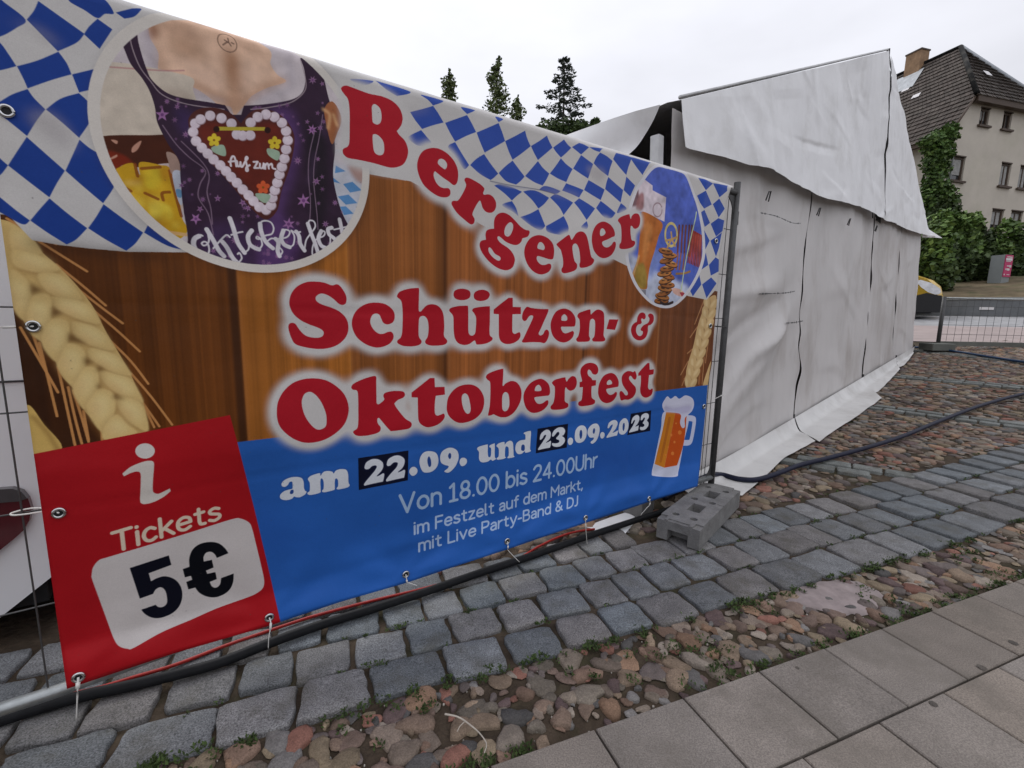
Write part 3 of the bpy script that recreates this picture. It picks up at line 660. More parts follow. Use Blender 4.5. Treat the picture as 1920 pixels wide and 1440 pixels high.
for t, c, a, r in (("505,215 545,205 560,260 550,330 530,400 560,440 540,500 480,500 500,400 530,330", (80, 52, 98), .9, 10), ("330,200 360,215 355,260 335,240", (58, 40, 80), .8, 8), ("370,440 450,420 470,500 400,500", (62, 42, 76), .8, 10), ("575,230 610,260 615,360 600,450 580,380", (26, 20, 26), .8, 8)): fill('P', t, c, a, r)
stroke('P', "240,55 248,90 262,125 282,152 305,178 350,195 420,205", (150, 134, 140), 3, .8); stroke('P', "563,112 573,150 570,172 545,192 500,202 470,205", (150, 134, 140), 3, .8)
for t in ("305,235 330,270 355,295 385,320 375,345 372,370 390,400 400,440", "340,265 380,305 392,330 388,360 395,390 398,420", "590,245 580,290 578,330 582,380 580,420", "605,215 598,260 590,300 588,340 594,400 596,430"): stroke('P', t, (122, 100, 118), 3, .8)
BODP = crom(parse(BOD))
def in_bod(x, y):
    a_, b_ = BODP, np.roll(BODP, -1, 0); k = (a_[:, 1] <= y) != (b_[:, 1] <= y); return int(((a_[k, 0] + (y - a_[k, 1]) * (b_[k, 0] - a_[k, 0]) / (b_[k, 1] - a_[k, 1])) > x).sum()) % 2 == 1
for x, y, r in ((304, 215, 13), (313, 190, 6), (332, 200, 6), (348, 252, 7), (379, 320, 5), (408, 325, 6), (375, 392, 7), (367, 410, 11), (408, 372, 7), (455, 380, 8), (465, 390, 7), (558, 301, 8), (596, 298, 5), (569, 376, 13), (541, 420, 12), (593, 340, 8), (600, 240, 6), (586, 150, 8), (604, 157, 5), (628, 380, 6), (328, 460, 9), (440, 450, 8), (610, 420, 7), (585, 243, 10), (480, 465, 7), (430, 480, 5), (352, 470, 6), (560, 455, 6), (520, 480, 5), (400, 470, 6), (616, 470, 6)) + tuple((prng2.uniform(285, 660), prng2.uniform(185, 500), prng2.uniform(2.5, 6.5)) for _ in range(110) if True):
    if not in_bod(x, y): continue
    k = prng2.choice((5, 6, 7, 8)); a0 = prng2.random() * 6
    pts = [(x + r * (1.05 if i % 2 else .42) * math.cos(a0 + i * math.pi / k), y + r * (1.05 if i % 2 else .42) * math.sin(a0 + i * math.pi / k)) for i in range(2 * k)]
    fill('P', pts, (150, 104, 150) if r > 9 else (134, 98, 132), .9 if r > 6.6 or r == int(r) else prng2.uniform(.3, .8), smooth=False); fill('P', ell(x, y, r * .25, r * .25, 8), (104, 60, 110))
for t in ("620,190 632,200 640,225 632,250 622,270 612,235 608,205",): fill('P', t, (150, 92, 58))
for t in ("606,205 618,215 615,240", "625,215 632,235"): stroke('P', t, (204, 158, 112), 9, .8, 2)
fill('X', "340,200 360,110 440,40 560,10 700,20 850,80 970,200* 1080,70 1200,30 1380,60 1520,170 1605,330 1605,500 1550,750 1460,1000 1410,1230 1310,1345 1215,1330 1050,1170 800,880 560,620 390,400", (74, 34, 30))
fill('X', "470,250 620,180 900,260 1000,330 1200,200 1400,220 1470,400 1400,700 1300,1000 1260,1130 1000,900 700,600 500,400", (96, 32, 20), .9, 4)
for x, y in ((420, 200), (395, 300), (430, 410), (500, 490), (570, 560), (640, 630), (720, 700), (790, 770), (850, 840), (920, 910), (990, 990), (1060, 1060), (1120, 1130), (1190, 1200), (1270, 1235), (1330, 1180), (1345, 1090), (1375, 1000), (1405, 910), (1430, 810), (1460, 720), (1490, 620), (1510, 510), (1530, 400), (1510, 290), (1460, 190), (1370, 120), (1270, 90), (1170, 120), (1085, 190), (855, 200), (735, 135), (600, 105), (485, 150), (920, 330), (990, 345), (1080, 340)):
    fill('X', ell(x + 5, y + 8, 62, 60, 12), (140, 118, 124)); fill('X', ell(x, y, 60, 58, 12), (196, 182, 190)); fill('X', ell(x - 14, y - 14, 26, 22, 8), (208, 198, 204), .8, 2)
fill('X', "700,240 1260,245 1260,287 700,285", (172, 156, 50), smooth=False)
for x, y in ((676, 270), (1290, 282)): fill('X', ell(x, y, 38, 38, 10), (40, 14, 10))
for t in ("620,485 760,460 785,590 650,550", "1290,500 1430,540 1410,645 1300,580", "1150,1040 1320,1060 1270,1155 1180,1110"): fill('X', t, (142, 162, 140))
for x, y, c in ((648, 400, (196, 172, 44)), (1375, 435, (196, 172, 44)), (1236, 968, (196, 84, 44))):
    for i in range(5):
        a = -1.57 + i * 1.2566; fill('X', ell(x + 46 * math.cos(a), y + 46 * math.sin(a), 36, 30, 8, a), c)
    fill('X', ell(x, y, 14, 14, 8), (120, 80, 20))
for t in ("850,710 845,650 865,600 890,600 905,650 915,715", "825,660 870,655 920,650", "925,660 930,710 955,710 965,665 970,715 990,715 1020,660 1050,620 1040,600 1025,630 1040,700 1055,760 1035,770 1035,730 1075,700", "1122,662* 1172,660* 1130,735* 1182,735*", "1198,682 1200,730 1226,735 1240,700 1243,682 1245,742", "1260,690 1262,745", "1262,705 1290,682 1305,742", "1305,705 1340,685 1350,735 1385,748"): stroke('X', t, (206, 196, 200), 5.6)
TH = ["350,300 310,325 302,380 340,440 425,475", "420,240 480,340 530,430 575,480", "560,350 600,400 650,490 700,545", "628,140 660,230 700,360 760,450", "825,250 792,300 805,370 850,405 890,420", "900,190 910,260 950,350 1015,410", "1040,325 1065,360 1058,430 1075,480", "1110,250 1090,320 1115,375 1165,400", "1225,260 1250,300 1262,370 1300,430", "1330,190 1365,290 1400,380 1432,490", "1450,255 1425,320 1450,385 1495,408", "1545,225 1512,238 1522,285 1570,325 1582,368 1552,396", "1615,150 1630,220 1645,300"]
TN = ["320,310 360,290 382,298", "425,475 442,430 430,370 400,350 375,365 392,385 425,372 440,330 420,240", "480,410 560,320 600,290 628,310", "700,545 735,500 715,452 698,462", "640,290 700,270 742,262", "760,450 795,420 800,380", "890,420 918,380 905,325 872,305 868,322 900,325 950,295 1005,280 1022,230 1000,180 955,162 912,172 897,215", "955,355 1000,322 1050,325 1140,310 1168,262 1130,242 1095,262", "1075,482 1102,440 1078,405", "1165,400 1200,375 1208,300 1180,250 1215,268 1262,262", "1300,432 1312,345 1345,290 1395,220 1385,170 1345,160 1328,200", "1432,490 1382,500 1370,420 1400,335 1470,300 1482,262 1452,252", "1495,408 1528,370 1530,300 1508,230 1500,245", "1565,242 1685,215", "1590,315 1625,292 1650,300"]
for t in TH: stroke('O', t, (196, 192, 196), 13)
for t in TN: stroke('O', t, (196, 192, 196), 5)
GR = boxblur(prng.normal(0, 1, (PHH, PW)).astype(np.float32), 5); GR /= GR.std(); GR2 = boxblur(prng.normal(0, 1, (PHH, PW)).astype(np.float32), 16); GR2 /= GR2.std()
for i in range(46):
    x_, y_ = prng2.uniform(330, 640), prng2.uniform(200, 500); L_ = prng2.uniform(20, 60); stroke('P', [(x_, y_), (x_ + prng2.uniform(-8, 8), y_ + L_ / 2), (x_ + prng2.uniform(-14, 14), y_ + L_)], prng2.choice(((20, 14, 22), (24, 18, 30), (88, 62, 100))), 8, .0 if 350 < x_ < 560 and 200 < y_ < 400 else .35, 5)
for q_, a_ in ((inner, .5), (None, .5)):
    if q_ is not None: canvas *= 1 + (CLIP * (.04 * GR + .035 * GR2))[..., None]
CLIP = None
e_ = sheet(np.array([(426, 80)], float))[0]
m = mask_poly([ell(e_[0], e_[1], 17, 17, 30), ell(e_[0], e_[1], 15, 15, 30)]); blend(*m, ink((110, 84, 70)), .8)
for t in ("418,84 427,79 433,86", "421,75 428,79 427,72", "434,80 438,82"): stroke('P', t, (96, 72, 60), 4, .8)
# oval picture on the right: wheat beer, pretzels and sausages
OV = "100,880 120,1000 170,1130 240,1230 330,1310 430,1340 520,1320 620,1230 710,1090 760,960 775,850 765,680 730,500 690,380 625,215 560,170 450,140 370,125 310,160 245,240 190,320 150,420 120,530 100,700"
ov = shape('R', OV); blend(*mask_poly([ov]), ink((198, 196, 200)))
c_ = ov.mean(0); ovi = c_ + (ov - c_) * (0.925, 0.962)
CLIP = full(mask_poly([ovi])); blend(*mask_poly([ovi]), ink((74, 92, 172)))
fill('R', "120,880 300,1000 520,1100 640,1180 560,1330 250,1260", (176, 182, 200), 1, 8); fill('R', "300,860 420,900 300,1100", (120, 136, 190), .8, 9)
fill('R', "60,420 150,420 190,320 245,240 330,305 330,345 445,405 430,610 250,525 60,540", (198, 186, 192), smooth=False); fill('R', "150,420 190,340 210,340 215,460 150,480", (90, 50, 56), .9, 3); fill('R', "215,385 255,375 250,500 190,510", (140, 92, 92), .9, 3)
stroke('R', [tuple(q) for q in ell(372, 510, 38, 58, 14)], (140, 110, 116), 7, .8)
fill('R', "250,525 410,620 380,740 350,850 310,980 290,1100 275,1180 180,1150 158,1060 200,930 220,750 235,600", (172, 98, 40)); fill('R', "270,620 330,660 300,820 250,980 250,760", (190, 122, 60), .8, 6); fill('R', "190,1000 250,960 280,1060 270,1170 185,1150", (142, 120, 50), .9, 4); stroke('R', "215,900 190,990 165,1060", (196, 164, 110), 12, .8, 2)
fill('R', "200,1180 275,1185 272,1235 230,1225", (120, 118, 124), smooth=False)
for x in (555, 585, 612, 640, 662): stroke('R', f"{x},645 {x-8},760 {x-14},{880 + (x % 3) * 12}", (92, 42, 40), 16); stroke('R', f"{x-3},650 {x-12},860", (150, 92, 84), 4, .6)
for i in range(9): stroke('R', f"{672+i*9},{690+i*5} {650+i*11},{820+i*6} {628+i*14},{950+i*6}", (150, 54, 44) if i % 2 else (122, 44, 40), 13); stroke('R', f"{668+i*9},{700+i*5} {630+i*13},{930+i*6}", (190, 104, 84), 3, .5)
for x in (545, 570, 600): stroke('R', f"{x},880 {x-15},1010", (132, 84, 70), 14)
stroke('R', [tuple(q) for q in ell(487, 720, 50, 96, 18)] + [(537, 720)], (196, 178, 112), 15)
for t in ("440,770 490,760 535,740", "487,700 495,760 520,815", "490,760 470,800 455,830"): stroke('R', t, (176, 140, 86), 13)
for i, (x, y) in enumerate(((405, 1275), (412, 1240), (428, 1208), (434, 1172), (456, 1140), (440, 1104), (458, 1066), (430, 1044), (452, 1004), (482, 962), (448, 930), (474, 892), (440, 856))):
    a_ = .35 * math.sin(i * 2.3); fill('R', ell(x, y + 7, 62, 27, 12, a_), (70, 38, 20)); fill('R', ell(x, y, 60, 24, 12, a_), (166, 106, 52) if i % 2 else (146, 88, 42)); fill('R', ell(x - 18, y - 2, 17, 7, 8, a_), (66, 40, 24)); fill('R', ell(x + 24, y + 2, 15, 6, 8, a_), (70, 44, 26)); fill('R', ell(x + 2, y - 15, 34, 5, 8, a_), (212, 166, 104), .8, 1)
fill('R', "500,1170 560,1180 600,1215 580,1245 510,1215", (196, 156, 142)); fill('R', "560,1205 600,1215 582,1245", (150, 50, 60)); stroke('R', "530,1050 600,1045 645,1030", (150, 110, 60), 13); stroke('R', "400,1290 440,1310 500,1290", (50, 36, 34), 16)
stroke('R', "700,530 688,600 640,800 600,1000 570,1200", (176, 190, 150), 9)
canvas *= 1 + (CLIP * (.06 * GR + .10 * GR2))[..., None]
CLIP = None
# blue date panel and red ticket panel
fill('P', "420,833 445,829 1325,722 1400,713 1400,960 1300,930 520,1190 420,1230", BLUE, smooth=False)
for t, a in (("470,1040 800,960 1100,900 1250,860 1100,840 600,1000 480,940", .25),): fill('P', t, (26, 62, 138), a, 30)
fill('P', "-60,880 68,850 431,778 445,829.5 476.7,954 503,1065 530,1185 300,1280 120,1340 -60,1400", (152, 18, 26), smooth=False)
# red display lettering with a white glow
LET = [('A', "270,185 290,150 340,140 430,170 620,240 800,280 930,340 1020,430 1060,540 1050,630 1020,685 985,725* 1020,775 1090,850 1130,960 1120,1060 1070,1150 980,1190 880,1190 700,1140 500,1095 360,1070 300,1020 290,970 310,945 350,925 375,870 380,700 380,500 370,370 350,300 310,250", ["665,420 680,385 710,380 760,420 785,480 790,560 775,615 740,640 700,630 675,600 668,500", "675,790 690,765 730,770 780,810 815,870 825,950 815,1010 780,1035 730,1025 695,985 680,900"]),
 ('B', "15,420 40,280 110,180 220,140 340,150 460,215 560,320 615,430 632,540 620,640 590,690 550,690 500,650 400,580 310,510 282,490 262,530 275,600 310,670 360,720 420,740 480,742 510,770 515,820 495,860 440,880 340,865 230,800 120,700 50,570", ["325,360 340,315 380,300 430,325 462,375 460,425 435,458 400,440 350,400"]),
 ('B', "725,620 740,590 780,585 850,615 960,680 1020,740 1020,775 1005,815 1020,840 1060,835 1110,840 1160,880 1195,945 1200,1010 1180,1070 1140,1105 1090,1110 1040,1090 1000,1040 980,980 965,935 945,935 910,985 870,1060 845,1130 860,1170 878,1210 870,1260 840,1285 800,1275 720,1210 620,1120 550,1020 530,970 545,935 580,930 620,930 660,885 720,780 750,700 740,660", []),
 ('C', "260,200 275,150 310,115 360,105 420,130 480,185 540,250 590,285 630,295 637,320 620,355 590,370 562,378 550,410 520,440 480,448 430,435 380,410 340,375 310,355 296,370 310,405 350,440 410,480 455,530 480,590 475,640 455,685 410,712 350,710 280,680 200,615 135,530 108,460 115,415 140,398 175,392* 170,340 180,300 210,280 260,275*", ["370,300 385,250 415,215 440,208 460,230 462,270 445,320 425,350 400,358 375,340", "200,490 212,473 235,490 270,540 320,570 330,595 315,613 285,605 240,570 210,530"]),
 ('C', "580,520 595,450 640,380 700,348 760,345 830,375 880,430 897,500 890,580 870,600 830,595 770,575 722,565 712,590 725,625 760,655 800,658 840,645 862,655 865,690 840,730 790,755 740,758 680,730 625,670 590,590", ["720,460 735,425 760,418 785,440 797,475 785,500 755,495 725,485"]),
 ('C', "922,445 935,425 980,390 1040,345 1060,345 1070,370 1082,392 1100,370 1130,325 1170,305 1210,312 1240,350 1260,420 1275,500 1290,570 1318,600 1315,630 1290,660 1240,682 1190,690 1168,680 1165,650 1172,625 1170,560 1160,490 1140,445 1120,432 1098,445 1090,480 1100,560 1115,620 1138,650 1138,690 1110,720 1050,740 1000,747 976,730 975,700 990,670 990,600 970,510 955,485", []),
 ('C', "1295,380 1305,310 1340,240 1390,205 1440,203 1500,240 1535,300 1538,350 1510,365 1460,390 1410,412 1408,440 1430,468 1465,472 1500,450 1525,415 1545,418 1550,450 1535,505 1495,560 1430,587 1370,570 1320,510 1300,440", ["1382,310 1392,280 1412,272 1432,290 1440,320 1420,345 1388,350"]),
 ('C', "1572,190 1590,160 1640,135 1690,122 1698,140 1708,172 1720,140 1750,115 1785,118 1805,150 1808,200 1795,250 1765,275 1740,272 1722,248 1708,250 1705,300 1712,370 1722,398 1750,408 1752,440 1725,470 1670,488 1610,490 1587,475 1590,440 1605,415 1610,340 1605,260 1595,225", []),
 ('D', "225,350 245,270 300,200 390,155 480,148 570,158 650,185 700,175 740,200 785,270 798,320 790,365 760,382 720,370 670,325 610,285 550,268 505,285 488,315 505,350 560,380 650,410 730,450 790,510 815,580 810,660 770,730 700,785 610,815 510,822 400,808 290,775 245,710 217,620 222,575 255,560 290,575 320,620 370,675 430,703 510,710 555,695 570,660 550,630 500,605 420,575 340,535 270,475 235,410", []),
 ('D', "850,560 870,480 920,415 1000,370 1090,358 1180,372 1240,410 1275,460 1278,520 1255,560 1205,577 1165,560 1145,520 1125,480 1090,468 1055,485 1035,540 1045,590 1075,635 1120,668 1165,670 1210,652 1245,650 1268,685 1260,730 1220,775 1150,803 1080,806 990,775 910,715 865,640", []),
 ('D', "1302,290 1330,250 1410,222 1500,212 1522,220 1522,300 1520,430 1538,448 1560,425 1595,390 1640,375 1700,385 1745,425 1768,490 1775,600 1772,690 1805,740 1785,775 1720,788 1640,788 1592,770 1585,740 1608,700 1618,620 1610,540 1585,500 1555,492 1528,510 1520,560 1520,690 1548,745 1530,778 1470,795 1370,793 1310,765 1308,735 1340,705 1355,630 1358,450 1345,345 1310,310", []),
 ('E', "10,300 25,275 90,258 170,255 180,265 182,350 182,470 190,510 212,524 238,510 248,470 252,370 235,325 217,300 230,278 290,265 365,260 376,270 376,380 374,510 400,545 390,570 340,595 265,605 250,590 242,570 225,575 190,600 140,608 90,590 60,545 50,470 48,370 38,335", []),
 ('E', "48,155 60,120 100,103 150,104 190,120 202,150 190,185 150,203 100,203 62,188", []), ('E', "230,165 240,135 275,115 320,112 360,128 375,155 360,190 320,210 270,210 240,195", []),
 ('E', "410,290* 470,240 545,183* 582,183* 582,265* 655,267* 655,330* 580,332* 578,420 580,490 600,508 625,498 645,495 652,525 635,560 590,590 530,600 480,580 458,530 456,440 456,332* 410,328*", []),
 ('E', "667,340 680,300 710,265 750,275 830,284 890,285 903,290 895,325 870,380 835,460 815,505 830,522 855,510 870,480 890,470 907,490 905,530 885,575 862,592 830,585 750,583 680,587 664,575 680,545 720,460 755,385 765,350 745,342 725,355 705,385 685,393 668,375", []),
 ('E', "922,440 935,370 975,305 1040,280 1100,300 1140,350 1148,400 1140,438 1120,443 1060,444 1020,445 1018,465 1035,495 1060,503 1095,492 1120,482 1133,500 1120,540 1085,572 1040,586 985,570 940,520", ["1020,382 1024,350 1046,332 1068,350 1072,380 1060,390 1032,390"]),
 ('E', "1163,345 1180,320 1230,300 1275,288 1282,300 1284,332 1300,320 1330,295 1360,290 1395,310 1405,350 1405,440 1400,520 1415,555 1400,575 1340,578 1305,575 1297,555 1315,530 1322,470 1322,400 1310,377 1295,373 1278,390 1272,440 1268,520 1278,550 1265,575 1210,580 1165,578 1153,555 1172,525 1185,460 1182,385 1170,365", []),
 ('E', "1425,465* 1450,378* 1533,378* 1502,473*", []),
 ('Q', "60,140 75,112 98,103 118,115 122,140 110,155 95,148 88,158 92,178 82,190 65,195 52,215 50,245 62,272 82,280 98,265 100,245 88,240 85,225 105,200 140,180 150,150 140,130 145,115 165,112 182,130 180,170 160,195 140,205 138,245 125,285 100,307 65,312 30,290 12,245 18,205 40,180 55,172", []),
 ('F', "100,590 115,490 170,390 260,310 370,270 490,263 600,285 700,345 780,430 818,540 810,640 770,730 690,810 580,875 460,905 350,900 240,850 150,770 110,690", ["350,500 370,430 410,400 450,402 500,440 550,510 590,610 598,680 590,740 550,770 500,772 450,735 400,670 365,590"]),
 ('F', "845,350 870,315 950,275 1050,243 1092,245 1095,300 1097,420 1100,510 1120,520 1150,500 1175,472 1165,440 1180,410 1240,392 1310,388 1365,395 1382,425 1365,455 1310,480 1275,515* 1300,560 1380,660 1440,700 1448,735 1420,765 1340,780 1240,792* 1200,750 1150,690 1120,658 1105,675 1112,715 1138,750 1132,790 1090,815 1000,835 910,838 870,815 868,790 905,760 915,690 915,560 912,430 900,385 860,375", []),
 ('F', "1447,405* 1530,340 1630,260* 1678,258* 1682,350* 1778,347* 1782,425* 1690,438* 1680,520 1682,610 1705,635 1740,625 1770,615 1780,645 1755,690 1700,730 1620,752 1560,735 1520,690 1512,600 1510,455* 1448,452*", []),
 ('G', "-12,480 5,400 65,328 140,295 220,295 280,330 320,400 322,480 295,550 235,605 150,635 80,632 20,590 -8,540", ["122,420 130,385 155,372 180,395 195,450 203,510 195,545 172,555 148,530 130,480"]),
 ('G', "340,225 360,195 430,165 490,150 497,160 495,230 492,305 520,280 570,260 620,275 655,330 660,400 640,470 595,540 540,580 480,587 430,570 410,560 385,570 362,572 360,560 375,480 380,380 378,275 355,250", ["488,400 500,370 518,360 540,375 550,420 550,480 535,520 510,533 490,515 486,460"]),
 ('G', "678,420 690,350 740,280 810,243 860,248 905,290 918,350 908,388 870,395 810,402 778,410 785,440 810,465 850,460 885,435 902,440 895,480 850,525 790,547 740,540 700,500", ["780,340 790,310 815,295 835,315 838,345 810,352 785,350"]),
 ('G', "935,275 960,250 1010,235 1053,227 1058,245 1068,265 1085,240 1115,217 1145,225 1158,260 1155,300 1135,335 1100,348 1075,335 1060,318 1052,340 1050,400 1052,445 1080,465 1078,495 1040,512 970,520 930,515 922,490 945,460 958,400 960,320 945,295", []),
 ('G', "1190,180 1200,140 1240,105 1290,97 1335,115 1352,155 1345,190 1325,203 1300,195 1285,170 1265,158 1255,180 1262,210 1290,235 1298,252* 1332,253* 1330,300* 1292,308* 1290,360 1295,412 1322,435 1315,465 1270,480 1200,488 1172,475 1175,450 1200,430 1208,380 1212,315* 1183,318* 1183,270* 1205,262 1198,225", []),
 ('G', "1350,345 1362,280 1400,215 1460,188 1505,205 1533,255 1533,305 1515,315 1460,325 1425,335 1432,365 1455,385 1485,378 1508,358 1520,370 1510,405 1475,445 1425,460 1380,440 1355,395", ["1428,285 1435,262 1455,250 1472,265 1475,285 1455,293 1435,295"]),
 ('G', "1562,235 1575,200 1610,173 1640,172 1665,180 1680,170 1692,190 1697,225 1685,248 1665,240 1645,215 1630,225 1632,250 1660,285 1688,320 1688,365 1665,405 1625,428 1590,428 1560,436 1548,415 1542,370 1555,350 1575,362 1595,388 1615,385 1615,360 1590,325 1568,285", []),
 ('G', "1712,190* 1750,145 1795,98* 1812,98* 1815,158* 1853,155* 1848,200* 1808,208* 1803,270 1800,320 1815,338 1838,328 1842,350 1830,385 1795,408 1765,408 1738,385 1728,340 1735,270 1735,212* 1710,213*", [])]
LM = []
halo = np.zeros((PHH, PW), np.float32)
for v, o, hs in LET:
    so = shape(v, o); LM.append(mask_poly([so] + [shape(v, h) for h in hs]))
    x0, y0, k = mask_poly([so]); np.maximum(halo[y0:y0 + k.shape[0], x0:x0 + k.shape[1]], k, out=halo[y0:y0 + k.shape[0], x0:x0 + k.shape[1]])
hb = boxblur(halo, 21); g = np.clip((hb - 0.02) / 0.27, 0, 1); g = g * g * (3 - 2 * g)
blend(0, 0, g, ink(WHITE))
for x0, y0, k in LM: blend(x0, y0, k, ink(RED))
# date line
for t, v in (("822,475 1275,405 1270,675 828,762", 'H'), ("805,690 1080,645 1068,860 788,912", 'G'), ("1645,555 1828,525 1818,710 1612,748", 'G')): fill(v, t, NAVY, smooth=False)
DT = [('H', "120,830 125,800 160,770 210,755 232,745 232,700 225,685 205,690 190,715 165,732 140,728 133,705 155,675 210,650 270,643 315,655 332,690 335,740 345,768 358,775 345,800 300,825 262,825 245,820 225,840 180,852 140,847", ["208,790 215,765 235,757 242,770 238,790 220,798"]),
 ('H', "370,660 395,635 440,618 478,610 485,632 510,600 550,590 590,597 602,612 625,585 670,573 715,580 732,620 735,690 745,718 725,738 650,755 628,748 642,725 642,680 632,660 618,660 612,690 612,740 605,760 530,780 500,778 500,765 512,745 512,690 500,660 486,662 482,695 485,755 478,785 400,805 370,800 368,785 387,765 387,700 378,680", []),
 ('H', "880,560 895,515 945,485 1000,485 1040,510 1048,550 1030,590 990,635 1010,632 1045,612 1057,620 1052,660 1045,685* 960,703 880,722* 877,705 920,650 970,590 990,555 980,540 950,545 920,570 895,575", []), ('H', "1080,530 1095,485 1145,455 1195,452 1235,478 1240,515 1222,560 1180,600 1205,595 1235,580 1245,590 1240,630 1235,650* 1150,668 1080,685* 1075,668 1115,615 1165,560 1180,525 1170,512 1140,515 1112,540 1090,545", []),
 ('H', "1282,600 1295,565 1325,552 1352,570 1355,600 1335,627 1305,632", []), ('H', "1375,520 1385,460 1420,420 1475,412 1525,430 1545,485 1535,545 1495,590 1440,605 1400,590", ["1445,500 1452,465 1465,462 1478,495 1480,535 1470,553 1455,545"]), ('H', "1560,470 1575,420 1620,387 1670,382 1715,410 1727,470 1705,535 1670,580 1635,605 1605,600 1600,590 1630,565 1635,545 1600,535 1570,515", ["1632,450 1645,428 1657,435 1660,462 1650,482 1638,475"]), ('H', "1735,515 1745,480 1772,470 1798,485 1800,515 1780,540 1752,545", []),
 ('G', "262,875 275,853 345,833 357,838 357,900 362,940 375,945 385,930 387,868 372,855 378,838 412,824 420,830 420,940 432,960 400,978 384,968 350,988 300,990 278,960 278,900", []), ('G', "435,845 455,822 500,808 508,815 510,832 530,810 560,798 582,815 588,870 590,930 600,940 575,950 540,955 535,945 545,930 545,870 532,850 515,860 512,935 520,950 490,963 445,968 438,955 455,935 455,870", []), ('G', "605,880 612,830 640,800 680,790 695,785 695,745 680,735 690,722 735,710 746,720 742,800 738,870 745,890 720,902 695,905 688,893 660,915 625,915", ["658,880 660,845 672,832 688,840 690,875 678,890"]),
 ('G', "825,775 840,730 880,700 910,705 925,735 915,780 880,815 905,808 925,800 922,840 915,860* 860,870 812,882* 812,868 850,810 878,765 880,745 865,750 850,775 832,790", []), ('G', "935,750 950,710 990,680 1035,680 1053,710 1040,745 1025,755 1048,775 1048,810 1015,845 970,853 938,840 938,820 965,822 995,815 1000,795 980,785 972,775 985,760 1000,740 998,720 980,722 962,745 945,760", []), ('G', "1077,805 1086,778 1105,770 1122,782 1124,808 1110,832 1088,834", []),
 ('G', "1140,755 1150,700 1185,663 1225,665 1247,700 1243,760 1215,805 1170,817 1145,795", ["1182,745 1188,708 1202,703 1208,735 1203,770 1190,780"]), ('G', "1255,730 1265,685 1300,650 1340,645 1363,680 1358,740 1335,795 1305,823 1285,820 1285,805 1305,790 1310,770 1275,768", ["1302,715 1308,690 1320,688 1323,710 1315,735 1305,730"]), ('G', "1368,752 1376,726 1392,720 1406,730 1408,752 1396,774 1378,776", []),
 ('G', "1435,680 1450,635 1490,612 1518,620 1525,650 1505,695 1480,725 1500,720 1527,705 1528,720 1520,750* 1470,762 1428,773* 1428,758 1460,710 1480,665 1478,652 1460,665 1445,685", []), ('G', "1535,690 1545,635 1575,600 1605,600 1623,640 1618,695 1590,735 1558,742 1538,725", ["1570,680 1575,645 1587,640 1590,670 1583,705 1573,705"]),
 ('G', "1648,640 1660,595 1690,568 1715,572 1722,605 1705,645 1685,670 1705,665 1715,660 1712,690 1708,705* 1670,715 1630,725* 1632,712 1660,668 1680,625 1680,610 1668,620 1655,642", []), ('G', "1733,610 1742,570 1775,550 1803,560 1805,590 1790,615 1803,635 1800,665 1775,695 1745,703 1727,695 1730,675 1750,675 1765,665 1765,650 1752,640 1765,615 1772,595 1762,590 1748,610", [])]
for v, o, hs in DT:
    m = mask_poly([shape(v, o)]); blend(*soft(m, 3), ink((34, 40, 92)), .55)
for v, o, hs in DT: fill(v, o, (196, 200, 206), holes=hs)
